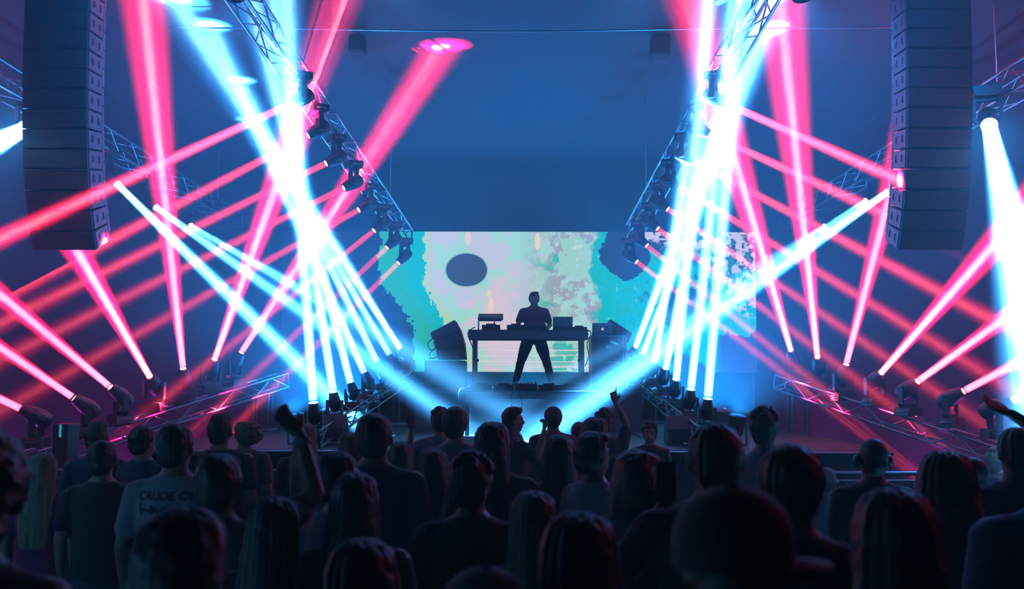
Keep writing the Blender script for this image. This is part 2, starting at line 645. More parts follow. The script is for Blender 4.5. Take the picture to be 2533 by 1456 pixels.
def head_meshes(k):
    if k in HEADS:
        return HEADS[k]
    hb = lathe_bm([(0, -.17), (.06, -.168), (.092, -.145), (.104, -.08), (.106, 0.02), (.092, .09), (.074, .165), (.072, .195), (.058, .20), (.054, .185), (0, .184)], 18)
    head = mesh_of(hb, 'lamp_head', M['black'], False)
    lb = lathe_bm([(0, 0.03), (0.5, 0.022), (0.86, 0.004), (1.0, -0.02)], 20)
    lens = mesh_of(lb, 'lens', M['lens_' + k], True)
    # yoke: U bracket in local XZ, arms towards -Z
    yb = prism_bm([(-.155, .035), (-.125, .035), (-.120, -.20), (.120, -.20), (.125, .035), (.155, .035), (.155, -.205), (.125, -.245), (-.125, -.245), (-.155, -.205)], 0.075)
    yoke = mesh_of(yb, 'yoke', M['plastic'])
    bb = prism_bm([(-.15, -.04), (-.135, .05), (-.09, .062), (.09, .062), (.135, .05), (.15, -.04), (.15, -.06), (-.15, -.06)], 0.24)
    bmesh.ops.bevel(bb, geom=bb.edges[:], offset=0.006, segments=1, affect='EDGES')
    base = mesh_of(bb, 'base', M['plastic'])
    hnd = path_mesh(spline([(-.06, 0, 0), (-.055, 0, .03), (0, 0, .035), (.055, 0, .03), (.06, 0, 0)], 3), 0.008, M['alu'])
    HEADS[k] = (head, lens, yoke, base, hnd)
    return HEADS[k]


def moving_head(label, group, lens_p, target, up, k, beam, size=0.10, scale=1.0):
    # beam: list of (colour, watts, spread in degrees), a hot core inside a wider soft beam
    head, lens, yoke, base, hnd = head_meshes(k)
    lens_p, target = Vector(lens_p), Vector(target)
    d = (target - lens_p).normalized()
    u = Vector((0, 0, up))
    t = d.cross(u)
    t = Vector((1, 0, 0)) if t.length < 0.05 else t.normalized()
    pv = lens_p - d * 0.195 * scale
    fwd = u.cross(t).normalized()
    rot_b = Matrix((t, fwd, u)).transposed()          # local x = tilt axis, z = away from base
    rot_h = Matrix((t, d.cross(t), d)).transposed()
    sc_ = Matrix.Diagonal((scale, scale, scale, 1))
    o = empty('moving_head_lamp', Matrix.Translation(pv - u * 0.365 * scale), label, 'stage light', group)
    link('base', base, Matrix.Translation(pv - u * 0.305 * scale) @ rot_b.to_4x4() @ sc_, o)
    y = link('yoke', yoke, Matrix.Translation(pv) @ rot_b.to_4x4() @ sc_, o)
    for s_ in (-1, 1):
        hm = Matrix.Translation(pv - u * 0.30 * scale + t * s_ * 0.145 * scale) @ rot_b.to_4x4() @ Matrix.Rotation(s_ * math.pi / 2, 4, 'Y') @ Matrix.Rotation(math.pi / 2, 4, 'Z') @ sc_
        link('carry_handle', hnd, hm, o)
    h = link('lamp_head', head, Matrix.Translation(pv) @ rot_h.to_4x4() @ sc_, o)
    link('lens', lens, Matrix.Translation(lens_p) @ rot_h.to_4x4() @ Matrix.Diagonal((size / 2, size / 2, size / 2, 1)), h)
    for color, energy, spread in beam:
        lamp('beam_light', 'AREA', lens_p + d * 0.03, target, color, energy, o, shape='DISK', size=size * 0.9, spread=R(spread))
    return o


ORD = ['first', 'second', 'third', 'fourth', 'fifth', 'sixth', 'seventh', 'eighth']


def red(e, wide=7.0, narrow=1.8):
    return [((1.0, 0.003, 0.07), e * 1.0, wide), ((1.0, 0.14, 0.11), e * 0.35, narrow)]


def white(e, wide=5.5, narrow=2.4, core=(0.22, 0.62, 1.0)):
    return [((0.04, 0.36, 1.0), e * 0.5, wide), (core, e * 0.5, narrow)]


# low outer trusses: red beams fanning up (lens pixel, pixel the beam passes, depth there)
LOW_L = [((55, 1012), (-200, 890), 11.9), ((183, 984), (-60, 818), 12.0), ((273, 957), (0, 728), 12.1), ((370, 930), (190, 620), 11.75),
         ((453, 911), (350, -40), None), ((531, 888), (858, -30), None), ((597, 871), (1090, 116), None)]
LOW_R = [((2497, 993), (2700, 910), 11.9), ((2383, 967), (2560, 874), 12.0), ((2270, 943), (2515, 765), 12.1), ((2180, 921), (2450, 615), 11.8),
         ((2093, 901), (2325, 0), None), ((2022, 883), (1925, -40), None), ((1956, 865), (1690, -40), None)]
for side, tab, (a, b) in (('left', LOW_L, (tl0, tl1)), ('right', LOW_R, (tr0, tr1))):
    x0 = (60, 690) if side == 'left' else (2490, 1930)
    for i, (lp, tp, td) in enumerate(tab):
        f = (lp[0] - x0[0]) / (x0[1] - x0[0])
        depth = 1 / ((1 - f) / 12.0 + f / 16.2)
        L = P(lp[0], lp[1], depth)
        T = PZ(tp[0], tp[1], RZ) if td is None else P(tp[0], tp[1], td)
        moving_head('red beam lamp on the %s low outer truss, %s from the outer end' % (side, ORD[i]), 'red lamps on the low outer trusses', L, T, 1, 'red', red(600), 0.095)

# low inner trusses: white-blue beams
IN_L = [((775, 995), (700, -120)), ((824, 968), (668, -60)), ((866, 943), (620, -20)), ((900, 919), (520, 62)), ((934, 898), (592, 198)), ((965, 879), (622, 294)), ((988, 859), (425, -15))]
IN_R = [((1751, 985), (1842, -120)), ((1709, 962), (1826, -70)), ((1673, 937), (1760, -60)), ((1647, 910), (1832, -30)), ((1620, 893), (1765, -10)), ((1591, 874), (1893, 75)), ((1573, 856), (1905, -20))]
for side, tab in (('left', IN_L), ('right', IN_R)):
    n0, n1 = tab[0][0][0], tab[-1][0][0]
    for i, (lp, tp) in enumerate(tab):
        f = (lp[0] - n0) / (n1 - n0)
        depth = 1 / ((1 - f) / 12.0 + f / 18.0)
        moving_head('white beam lamp on the %s low inner truss, %s from the crowd' % (side, ORD[i]), 'white lamps on the low inner trusses',
                    P(lp[0], lp[1], depth), PZ(tp[0], tp[1], RZ), 1, 'white', white(380, 5.5, 2.5), 0.115, 0.72 + 0.02 * i)

# high trusses: red beams thrown outwards and down
UP_L = [((718, 257), .464), ((762, 335), .53), ((806, 404), .49), ((850, 465), .50), ((887, 519), .56), ((925, 570), .80), ((957, 612), .95), ((985, 650), 1.0)]
UP_R = [((1795, 255), .445), ((1755, 332), .456), ((1718, 400), .53), ((1682, 463), .61), ((1652, 517), .68), ((1627, 565), .76), ((1600, 607), .82), ((1575, 647), .76)]
for side, tab, sg in (('left', UP_L, -1), ('right', UP_R, 1)):
    for i, (lp, sl) in enumerate(tab):
        f = (lp[0] - 640) / 362 if sg < 0 else (1866 - lp[0]) / 298
        L = P(lp[0], lp[1], 1 / ((1 - f) / 11.0 + f / 17.4))
        run = 700 - 60 * i
        T = P(lp[0] + sg * run, lp[1] + sl * run, L.y - (1.2, 1.2, 1.4, 1.4, 1.4, 1.3, 1.2, 1.2)[i])
        moving_head('red beam lamp hung under the %s high truss, %s from the crowd' % (side, ORD[i]), 'red lamps under the high trusses',
                    L, T, -1, 'red', red(((230, 75, 50, 40, 32, 28, 22, 22) if sg < 0 else (280, 150, 75, 48, 36, 30, 24, 24))[i], 3.6, 1.4), 0.095, 0.86)

# side trusses: white beams thrown down onto the stage
SIDE_L = [((288, 453), (880, 1040), 14.5), ((385, 512), (1010, 958), 15.0), ((472, 558), (1110, 935), 14.5), ((548, 605), (1180, 950), 15.5)]
SIDE_R = [((2195, 475), (1450, 1000), 13.6), ((2143, 497), (1420, 985), 14.5), ((2040, 560), (1350, 960), 15.5)]
for side, tab in (('left', SIDE_L), ('right', SIDE_R)):
    for i, (lp, tp, td) in enumerate(tab):
        L = PZ(lp[0], lp[1], 4.82)
        if L.y > 21.4:
            L = P(lp[0], lp[1], 21.4)
        moving_head('white beam lamp hung under the %s side truss, %s from the crowd' % (side, ORD[i + 1]), 'white lamps under the side trusses',
                    L, P(tp[0], tp[1], td), -1, 'white', white((880, 330, 130, 60)[i] if side == 'left' else (880, 200, 50)[i], 5.0, 3.0, (0.09, 0.48, 1.0)), 0.11)
moving_head('white beam lamp under the left side truss, first from the crowd at the photo edge', 'white lamps under the side trusses', PZ(62, 318, 4.95), P(-420, 560, 7.0), -1, 'white', white(1300, 6.5, 4.0) + [((0.02, 0.33, 1.0), 60, 100)], 0.19, 1.05)  # the widest blue light is added for the halo around this lamp
moving_head('white beam lamp under the right side truss, first from the crowd at the photo edge', 'white lamps under the side trusses', PZ(2447, 310, 4.95), P(2640, 1250, 6.6), -1, 'white', white(1300, 6.5, 4.0) + [((0.02, 0.33, 1.0), 60, 100)], 0.19, 1.05)  # again an added wide blue light for the halo

# ------------------------------------------------------------------ wash lamps added on the floor to tint the haze
def fill(label, p, aim, color, energy, size=140):  # lamp not seen on the stage, added so the haze glows
    p, aim = Vector(p), Vector(aim)
    o = empty('fill_lamp', Matrix.Translation(p), label, 'stage light', 'added floor wash lamps')
    d = (aim - p).normalized()
    c = p + Vector((0, 0, 0.26))
    q = d.to_track_quat('Z', 'Y').to_matrix().to_4x4()
    key = 'fill_can'
    if key not in CACHE:
        CACHE[key] = mesh_of(lathe_bm([(0, -.16), (.06, -.155), (.095, -.10), (.105, .10), (.112, .12), (.100, .12), (.092, .06), (0, .055)], 18), 'can', M['black'])
        CACHE['fill_stand'] = mesh_of(prism_bm([(-.135, .02), (-.118, .02), (-.118, -.235), (.118, -.235), (.118, .02), (.135, .02), (.135, -.26), (-.135, -.26)], 0.05), 'stand', M['steel'])
    link('can', CACHE[key], Matrix.Translation(c) @ q, o)
    link('stand', CACHE['fill_stand'], Matrix.Translation(c), o)
    lamp('fill_light', 'SPOT', c + d * 0.13, c + d * 2, color, energy, o, spot_size=R(size), spot_blend=1.0, shadow_soft_size=0.08)


WB, WR = (0.010, 0.27, 1.0), (0.58, 0.03, 0.62)
for side, sg in (('left', -1), ('right', 1)):
    for k, (x, y, e) in enumerate(((2.75, 12.6, 900), (2.75, 14.4, 1200), (2.7, 16.4, 1400), (2.75, 19.0, 1400))):
        fill('added black can lamp beside the %s inner truss, %s from the crowd' % (side, ORD[k]), (sg * x, y, STZ), (sg * (x + .5), y - 1.0, 6.0), WB, e, 165)  # added for the blue glow in the stage haze
    for k, (x, y) in enumerate(((6.9, 13.0), (6.2, 15.5), (5.6, 18.5))):
        fill('added black can lamp on the floor %s of the stage, %s from the crowd' % (side, ORD[k]), (sg * x, y, 0), (sg * x, y - 1.0, 6.0), WR, 190, 165)  # added for the purple tone of the side haze
fill('added black can lamp on the stage floor behind the riser', (0.2, 20.05, STZ), (0.2, 18.5, 6.0), (0.008, 0.36, 1.0), 900, 150)  # added for blue haze in front of the screen


def hung_fill(label, p, aim, color, energy, size):  # unseen ceiling lamp, added only for its light
    p, aim = Vector(p), Vector(aim)
    o = empty('fill_lamp', Matrix.Translation(p), label, 'stage light', 'added hung wash lamps')
    d = (aim - p).normalized()
    link('can', CACHE['fill_can'], Matrix.Translation(p) @ d.to_track_quat('Z', 'Y').to_matrix().to_4x4(), o)
    link('stand', CACHE['fill_stand'], Matrix.Translation(p) @ Matrix.Rotation(math.pi, 4, 'X'), o)
    tube('drop_pipe', p + Vector((0, 0, .25)), (p.x, p.y, RZ), 0.02, M['steel'], o)
    lamp('fill_light', 'SPOT', p + d * 0.13, aim, color, energy, o, spot_size=R(size), spot_blend=1.0, shadow_soft_size=0.08)


for side, sg in (('left', -1), ('right', 1)):
    hung_fill('added blue wash lamp hung over the crowd at the %s, above the picture' % side, (sg * 4.2, 8.5, 6.2), (sg * 3.4, 15.0, 5.4), WB, 450, 100)  # added to veil the loudspeaker columns in blue haze
    hung_fill('added blue wash lamp hung above the front of the stage at the %s' % side, (sg * 3.1, 10.6, 6.25), (sg * 4.6, 15.0, 3.0), WB, 650, 130)  # added out of view to light the stage haze
    hung_fill('added violet wash lamp hung beside the loudspeaker column at the %s' % side, (sg * 6.6, 10.3, 6.25), (sg * 6.6, 16.0, 3.2), (0.50, 0.06, 0.75), 420, 110)  # added for violet haze at mid height
    hung_fill('added pale wash lamp hung above the stage front, turned to the crowd at the %s' % side, (sg * 1.2, 10.4, 6.25), (sg * 1.2, 4.5, 1.5), (0.16, 0.40, 1.0), 120, 80)  # added for a blue rim on hair and shoulders

# ------------------------------------------------------------------ hung loudspeaker arrays
def line_array(side, top_px, sg):
    """column of slim loudspeakers: local x = width, y = depth (front at -y), z = height"""
    D = 11.6
    label = 'tall black hanging loudspeaker column at the %s' % side
    W, Dp, H, N = 0.74, 0.42, 0.222, 17
    bm = prism_bm([(-W / 2, -H / 2 + .0015), (W / 2, -H / 2 + .0015), (W / 2, H / 2 - .0015), (-W / 2, H / 2 - .0015)], Dp)
    for v in bm.verts:                       # narrower at the rear
        if v.co.y > 0:
            v.co.z *= 0.86
    bmesh.ops.bevel(bm, geom=bm.edges[:], offset=0.003, segments=1, affect='EDGES')
    body = mesh_of(bm, 'speaker_body', M['black_rough'])
    gr = box_mesh(W - 0.03, 0.016, H - 0.02, M['grille'], 0.003)
    # rigging side plate with two cut-outs
    bm = bmesh.new()
    y0, y1, z0, z1 = -0.17, 0.17, -0.098, 0.098
    outer = [(y0, z0), (y1, z0), (y1, z1), (y0, z1)]
    vs = [bm.verts.new((0, y, z)) for y, z in outer]
    edges = [bm.edges.new((vs[i], vs[(i + 1) % 4])) for i in range(4)]
    for cy in (-0.085, 0.075):
        hole = [(cy - .03, -.045), (cy + .03, -.03), (cy + .022, .045), (cy - .012, .05)]
        hv = [bm.verts.new((0, y, z)) for y, z in hole]
        edges += [bm.edges.new((hv[i], hv[(i + 1) % 4])) for i in range(4)]
    bmesh.ops.triangle_fill(bm, use_beauty=True, edges=edges)
    ext = bmesh.ops.extrude_face_region(bm, geom=bm.faces[:])
    for v in ext['geom']:
        if isinstance(v, bmesh.types.BMVert):
            v.co.x += 0.008
    plate = mesh_of(bm, 'side_plate', M['steel_dark'])
    bar = box_mesh(0.014, 0.05, 0.2, M['steel_dark'], 0.003)
    yaw = Matrix.Rotation(R(sg * 2), 4, 'Z')
    x = P(top_px, 400, D).x
    root = Matrix.Translation((x, D, 0))
    o = empty('line_array', root, label, 'loudspeaker', 'hanging loudspeaker columns')
    # boxes from the bottom up; the lowest tilt down most
    bz, off, ang = P(top_px, 606, D).z, 0.0, 0.0
    tilts = [24, 20, 16, 12, 9, 7, 5, 4, 3, 2, 1, 1, 0, 0, 0, 0, 0]
    pos = Vector((0, 0, bz))
    for i in range(N):
        a = R(tilts[i])
        m = root @ yaw @ Matrix.Translation(pos + Vector((0, -math.sin(a) * H / 2, math.cos(a) * H / 2))) @ Matrix.Rotation(a, 4, 'X')
        s = link('speaker_box', body, m, o)
        link('grille', gr, m @ Matrix.Translation((0, -Dp / 2 - 0.004, 0)), s)
        for k in (-1, 1):
            link('side_plate', plate, m @ Matrix.Translation((k * (W / 2 + 0.001) - (0.008 if k < 0 else 0), 0, 0)), s)
            link('link_bar', bar, m @ Matrix.Translation((k * (W / 2 + 0.006), Dp / 2 - 0.02, 0.1)), s)
        pos = pos + Vector((0, -math.sin(a) * H, math.cos(a) * H))
        if pos.z > RZ - 0.28:
            break
    top = root @ yaw @ pos
    box('fly_frame', top + Vector((0, 0, 0.03)), (0.7, 0.5, 0.05), M['steel_dark'], o, rot=yaw.to_3x3())
    tube('hoist_chain', top + Vector((0, 0, 0.05)), (top.x, top.y, RZ), 0.012, M['steel'], o, 6)


M['steel_dark'] = mat('dark_steel_plate', (0.11, 0.11, 0.125), 0.5, 0.5)
line_array('left', 188, -1)
line_array('right', 2276, 1)

# wire across under the ceiling and two small hung things on it
wp = [PZ(380, 34, 6.52), PZ(700, 47, 6.5), PZ(1265, 61, 6.47), PZ(1700, 52, 6.5), PZ(2300, 26, 6.53)]
for q in wp:
    q.y = 12.6
wire = link('ceiling_wire', path_mesh(spline(wp, 6), 0.011, M['alu']))
tag(wire, 'thin pale wire strung across the hall just under the ceiling', 'wire')
for (px_, py_, w_, h_), lb in (((1633, 115, .26, .3), 'dim dark box loudspeaker hung from the ceiling at the right of centre'), ((885, 112, .22, .26), 'dim dark box loudspeaker hung from the ceiling at the left of centre')):
    q = P(px_, py_, 13.2)
    o = empty('hung_speaker', Matrix.Translation(q), lb, 'loudspeaker', 'small loudspeakers under the ceiling')
    box('cabinet', q, (w_, 0.25, h_), M['black_rough'], o, bev=0.03)
    box('grille', q + Vector((0, -0.128, 0)), (w_ - .05, 0.012, h_ - .05), M['grille'], o)
    tube('bracket', q + Vector((0, 0, h_ / 2)), (q.x, q.y, RZ), 0.018, M['steel'], o)

# ------------------------------------------------------------------ performer's table and gear
UT = 16.35


def deck_table(label, x0, x1, ytop, ybot, D, depth, zfloor, leg_inset, group=None):
    a, b = P(x0, ytop, D), P(x1, ytop, D)
    th = a.z - P(x0, ybot, D).z
    o = empty('gear_table', Matrix.Translation(((a.x + b.x) / 2, D + depth / 2, zfloor)), label, 'table', group)
    zc = (a.z + b.z) / 2
    W = b.x - a.x
    cx = (a.x + b.x) / 2
    box('table_top', (cx, D + depth / 2, zc - 0.0125), (W, depth, 0.025), M['deck'], o)
    box('front_beam', (cx, D + 0.03, zc - 0.03 - (th - .025) / 2), (W - .01, 0.04, th - 0.03), M['alu_deck'], o)
    box('rear_beam', (cx, D + depth - 0.03, zc - 0.03 - (th - .025) / 2), (W - .01, 0.04, th - 0.03), M['alu_deck'], o)
    tube('beam_lip', (cx - W / 2 + .01, D + 0.008, zc - 0.028), (cx + W / 2 - .01, D + 0.008, zc - 0.028), 0.007, M['alu'], o, 6)
    for sx in (-1, 1):
        box('side_beam', (cx + sx * (W / 2 - .025), D + depth / 2, zc - 0.03 - (th - .025) / 2), (0.04, depth - 0.1, th - 0.03), M['alu_deck'], o)
        for yy in (D + 0.08, D + depth - 0.08):
            lx = cx + sx * (W / 2 - leg_inset)
            box('leg', (lx, yy, (zfloor + zc - th) / 2), (0.062, 0.062, zc - th - zfloor), M['alu_deck'], o)
            if yy < D + .2:
                tube('clamp_knob', (lx - sx * .03, yy, zfloor + 0.45), (lx - sx * .075, yy, zfloor + 0.45), 0.022, M['black'], o)
    return o, zc, cx, W


M['alu_deck'] = mat('painted_aluminium_beam', (0.10, 0.105, 0.115), 0.38, 0.6, var=0.15)
ut, UZ, ucx, uw = deck_table('tall aluminium framed table the performer plays at', 1158, 1456, 815, 838, UT, 0.75, RISZ, 0.10, 'performance tables')
LT = 14.5
lt, LZ, lcx, lw = deck_table('low table of gear in front of the riser', 1138, 1478, 966, 986, LT, 0.70, STZ, 0.10, 'performance tables')


def deck_player(label, x, y, z, w=0.30, d=0.38, h=0.085, group='deck players'):
    o = empty('deck_player', Matrix.Translation((x, y, z)), label, 'player', group)
    bm = prism_bm([(-d / 2, 0), (d / 2, 0), (d / 2, h), (d * .1, h * .92), (-d / 2, h * .62)], w)
    for v in bm.verts:
        v.co = Vector((v.co.y, -v.co.x if False else v.co.x, v.co.z))
    link('body', mesh_of(bm, 'player_body', M['plastic']), Matrix.Translation((x, y, z)) @ Matrix.Rotation(math.pi, 4, 'Z'), o)
    link('jog_wheel', CACHE.setdefault('jog', mesh_of(lathe_bm([(0, .02), (.05, .02), (.085, .014), (.095, 0), (.09, -.01), (0, -.01)], 24), 'jog', M['knob'], True)), Matrix.Translation((x, y + .06, z + h * .82)), o)
    box('display', (x, y - d * .32, z + h + .012), (w * .55, 0.09, 0.02), M['plastic'], o)
    return o


def mixer(label, x, y, z, w=0.33, d=0.38, h=0.10, group='mixers'):
    o = empty('dj_mixer', Matrix.Translation((x, y, z)), label, 'mixer', group)
    box('body', (x, y, z + h / 2), (w, d, h), M['plastic'], o)
    k = CACHE.setdefault('knob', mesh_of(lathe_bm([(0, .028), (.009, .028), (.012, .02), (.013, 0), (0, 0)], 8), 'knob', M['knob']))
    for i in range(6):
        for j in range(3):
            link('knob', k, Matrix.Translation((x - w / 2 + w * (i + .5) / 6, y - d / 2 + .05 + j * .09, z + h)), o)
    return o


def laptop(label, p, w, h, logo=False, d=0.24, tilt=12):
    """p: hinge centre (bottom of the lid, as seen from the crowd); the keyboard lies behind, towards the performer"""
    p = Vector(p)
    o = empty('laptop', Matrix.Translation(p), label, 'laptop', 'laptops')
    box('keyboard_base', p + Vector((0, d / 2, 0.009)), (w, d, 0.018), M['laptop'], o)
    rot = Matrix.Rotation(R(tilt), 3, 'X')
    c = p + rot @ Vector((0, 0, h / 2 + .012))
    lid = box('lid', c, (w, 0.012, h), M['laptop'], o, rot=rot)
    box('display', c + rot @ Vector((0, 0.0075, 0)), (w - .02, 0.003, h - .02), M['screen_dark'], lid, rot=rot, bev=0)
    if logo:
        bm = bmesh.new()
        pts = []
        for k in range(40):                        # round fruit outline with a bite
            a = 2 * math.pi * k / 40
            r = 0.022 * (1 + 0.05 * math.cos(2 * a) - 0.14 * max(0, math.sin(a)) ** 8)
            x_, z_ = r * math.cos(a) * 1.02, r * math.sin(a)
            bx_, bz_ = x_ - 0.030, z_ - 0.005
            q = math.hypot(bx_, bz_)
            if q < 0.013:
                x_ -= (0.013 - q) * 1.6
            pts.append((x_, z_))
        bm.faces.new([bm.verts.new((x_, 0, z_)) for x_, z_ in pts])
        bm.faces.new([bm.verts.new((x_, 0, z_)) for x_, z_ in ((0.0, .022), (.004, .031), (.012, .036), (.010, .027))])
        for f in bm.faces[:]:
            e = bmesh.ops.extrude_face_region(bm, geom=[f])
            for v in e['geom']:
                if isinstance(v, bmesh.types.BMVert):
                    v.co.y -= 0.001
        link('lid_logo', mesh_of(bm, 'logo', M['logo']), Matrix.Translation(c + rot @ Vector((0, -0.0066, 0))) @ rot.to_4x4() @ Matrix.Diagonal((1, 1, 1, 1)), lid)
    return o


M['screen_dark'] = mat('dark_display', (0.01, 0.012, 0.016), 0.2)
ym = UT + 0.30
X = lambda px, D: P(px, 800, D).x
deck_player('black deck player under the raised tray on the tall table', X(1214, UT), ym, UZ)
deck_player('black deck player beside the performer on the tall table', X(1276, UT), ym, UZ)
mixer('black mixer in front of the performer on the tall table', X(1330, UT) - .02, ym, UZ)
deck_player('black deck player right of the mixer on the tall table', X(1438, UT) - .02, ym + .1, UZ, 0.26, 0.3, .06)
laptop('open dark laptop on the tall table right of the performer', (X(1393, UT), UT + 0.16, UZ), 0.33, 0.215)
# raised tray
q0, q1 = X(1181, UT), X(1236, UT)
ts = empty('tray_stand', Matrix.Translation(((q0 + q1) / 2, ym, UZ)), 'small raised metal tray stand on the left of the tall table', 'stand')
tz = P(1200, 793, UT).z
for xx in (q0 + .01, X(1222, UT)):
    for yy in (UT + .08, UT + .34):
        tube('leg', (xx, yy, UZ), (xx, yy, tz + (yy - UT - .08) * .3), 0.008, M['steel'], ts, 6)
box('tray', ((q0 + q1) / 2 + .02, UT + .21, tz + .045), (q1 - q0 + .02, 0.32, 0.014), M['steel'], ts, rot=Matrix.Rotation(R(16), 3, 'X'))
ct = box('pad_controller', ((q0 + q1) / 2 + .03, UT + .20, tz + .075), (q1 - q0 + .05, 0.34, 0.04), M['plastic'], rot=Matrix.Rotation(R(16), 3, 'X'))
tag(ct, 'slim dark pad controller tilted on the raised tray', 'controller')
for lb, pts in (('thin cable looping off the left end of the tall table', [(1176, 808), (1160, 818), (1158, 830), (1166, 850), (1170, 862)]),
                ('tangled cable drooping off the right end of the tall table', [(1440, 812), (1462, 822), (1452, 850), (1456, 880), (1447, 905)])):
    tag(link('cable', path_mesh(spline([P(x, y, UT - 0.03) for x, y in pts], 5), 0.008, M['cable'])), lb, 'cable', 'loose cables')
# low table
yl = LT + 0.30
XL = lambda px: P(px, 960, LT).x
for px_, kind, lb in ((1190, 'p', 'black deck player at the left end of the low table'), (1246, 'p', 'second black deck player from the left on the low table'),
                      (1302, 'm', 'black knobbed mixer in the middle of the low table'), (1358, 'p', 'black deck player right of the mixer on the low table'),
                      (1412, 'p', 'black deck player at the right end of the low table')):
    (deck_player if kind == 'p' else mixer)(lb, XL(px_), yl, LZ)
tag(link('cable', path_mesh(spline([P(x, y, LT - 0.03) for x, y in ((1166, 958), (1140, 962), (1135, 980), (1140, 1000), (1150, 1012))], 5), 0.008, M['cable'])), 'thin cable hanging off the left end of the low table', 'cable', 'loose cables')
tag(link('cable', path_mesh(spline([P(x, y, LT - 0.03) for x, y in ((1272, 964), (1264, 985), (1267, 1010), (1275, 1035), (1288, 1012), (1290, 985), (1281, 964))], 5), 0.008, M['cable'])), 'thin cable looping down in front of the low table', 'cable', 'loose cables')

# ------------------------------------------------------------------ stage monitors
MD = 17.0
front = [(1150, 888), (1147, 852), (1138, 817), (1124, 789)]
back = [(1084, 888), (1079, 862), (1073, 842), (1065, 820)]
mid = P(1115, 888, MD)
ms = empty('side_fill_speaker', Matrix.Translation((mid.x, MD + .4, mid.z)), 'curved stack of slim black loudspeakers left of the tall table', 'loudspeaker')
for i in range(3):
    f0, f1, b0, b1 = (P(*q, MD) for q in (front[i], front[i + 1], back[i], back[i + 1]))
    g = 0.012
    pts = [(q.x - mid.x, q.z - mid.z) for q in (b0, f0, f1, b1)]
    pts[2] = (pts[2][0], pts[2][1] - g)
    pts[3] = (pts[3][0], pts[3][1] - g)
    sb = link('speaker_box', mesh_of(prism_bm(pts, 0.75), 'wedge_box', M['black_rough']), Matrix.Translation((mid.x, MD + .4, mid.z)), ms)
    bx_, bz_ = (b0 + b1) / 2, 0
    box('rear_plate', (bx_.x - .012, MD + .10, bx_.z), (0.02, 0.08, (b1.z - b0.z) * .75), M['steel'], sb, rot=Matrix.Rotation(-math.atan2(b1.x - b0.x, b1.z - b0.z) * -1, 3, 'Y'))
sa, sb_ = P(1050, 891, MD), P(1150, 891, MD)
sub = empty('sub_speaker', Matrix.Translation(((sa.x + sb_.x) / 2, MD + .4, RISZ)), 'large black bass cabinet under the curved loudspeaker stack', 'loudspeaker')
box('cabinet', ((sa.x + sb_.x) / 2, MD + .4, (RISZ + sa.z) / 2), (sb_.x - sa.x, 0.8, sa.z - RISZ), M['black_rough'], sub, bev=.015)
box('grille', ((sa.x + sb_.x) / 2, MD - .004, (RISZ + sa.z) / 2), (sb_.x - sa.x - .06, 0.012, sa.z - RISZ - .08), M['grille'], sub)
for k, pts in enumerate(([(1072, 835), (1058, 850), (1066, 866), (1078, 860)], [(1078, 862), (1064, 872), (1066, 886), (1082, 882), (1060, 888)])):
    tag(link('cable', path_mesh(spline([P(x, y, MD + .03) for x, y in pts], 5), 0.008, M['cable'])), ('upper', 'lower')[k] + ' cable loop behind the curved loudspeaker stack', 'cable', 'loose cables')

# flight case, laptop, tilted monitor right of the table
CD = 16.9
c0, c1, ctop = P(1463, 830, CD), P(1548, 830, CD), P(1500, 829, CD).z
fc = empty('flight_case', Matrix.Translation(((c0.x + c1.x) / 2, CD + .35, RISZ)), 'tall black flight case right of the tall table', 'case')
cz = [RISZ, RISZ + (ctop - RISZ) * .5, ctop]
for k in (0, 1):
    cb = box('body', ((c0.x + c1.x) / 2, CD + .35, (cz[k] + cz[k + 1]) / 2), (c1.x - c0.x, 0.7, cz[k + 1] - cz[k] - .008), M['case'], fc, bev=.01)
    for sx in (c0.x, c1.x):
        tube('edge_strip', (sx, CD - .002, cz[k] + .005), (sx, CD - .002, cz[k + 1] - .005), 0.011, M['alu'], fc, 6)
    tube('edge_strip', (c0.x, CD - .002, cz[k + 1] - .01), (c1.x, CD - .002, cz[k + 1] - .01), 0.011, M['alu'], fc, 6)
    box('latch', ((c0.x + c1.x) / 2, CD - .01, cz[k] + .25), (0.09, 0.015, 0.07), M['chrome'], fc)
laptop('open laptop with lit round logo on the flight case', (P(1492, 826, CD).x, CD + .12, ctop), 0.36, 0.205, True)
wl = [(1511, 789), (1565, 823), (1556, 846), (1512, 829)]
wq = [P(x, y, CD + .75) for x, y in wl]
wc = sum(wq, Vector()) / 4
wm = empty('wedge_monitor', Matrix.Translation((wc.x, CD + 1.1, wc.z)), 'black wedge monitor tilted behind the flight case', 'loudspeaker')
wb = link('cabinet', mesh_of(prism_bm([(q.x - wc.x, q.z - wc.z) for q in wq], 0.6), 'wedge', M['black_rough']), Matrix.Translation((wc.x, CD + 1.1, wc.z)), wm)
box('side_plate', (P(1556, 835, CD).x, CD + .9, P(1556, 835, CD).z), (0.02, 0.3, 0.12), M['steel'], wm, rot=Matrix.Rotation(R(24), 3, 'Y'))
tube('pole', (wc.x + .05, CD + 1.1, RISZ), (wc.x + .05, CD + 1.1, wc.z - .08), 0.03, M['steel'], wm)
box('foot', (wc.x + .05, CD + 1.1, RISZ + .012), (.4, .4, .024), M['steel'], wm)
mst = empty('microphone_stand', Matrix.Translation((P(1541, 850, CD - .3).x, CD - .3, RISZ)), 'shiny chrome microphone stand by the flight case', 'stand')
mb = Vector((P(1541, 850, CD - .3).x, CD - .3, RISZ))
tube('pole', mb, (mb.x, mb.y, P(1541, 828, CD - .3).z), 0.012, M['chrome'], mst)
tube('boom', P(1514, 845, CD - .3), P(1541, 858, CD - .3), 0.011, M['chrome'], mst)
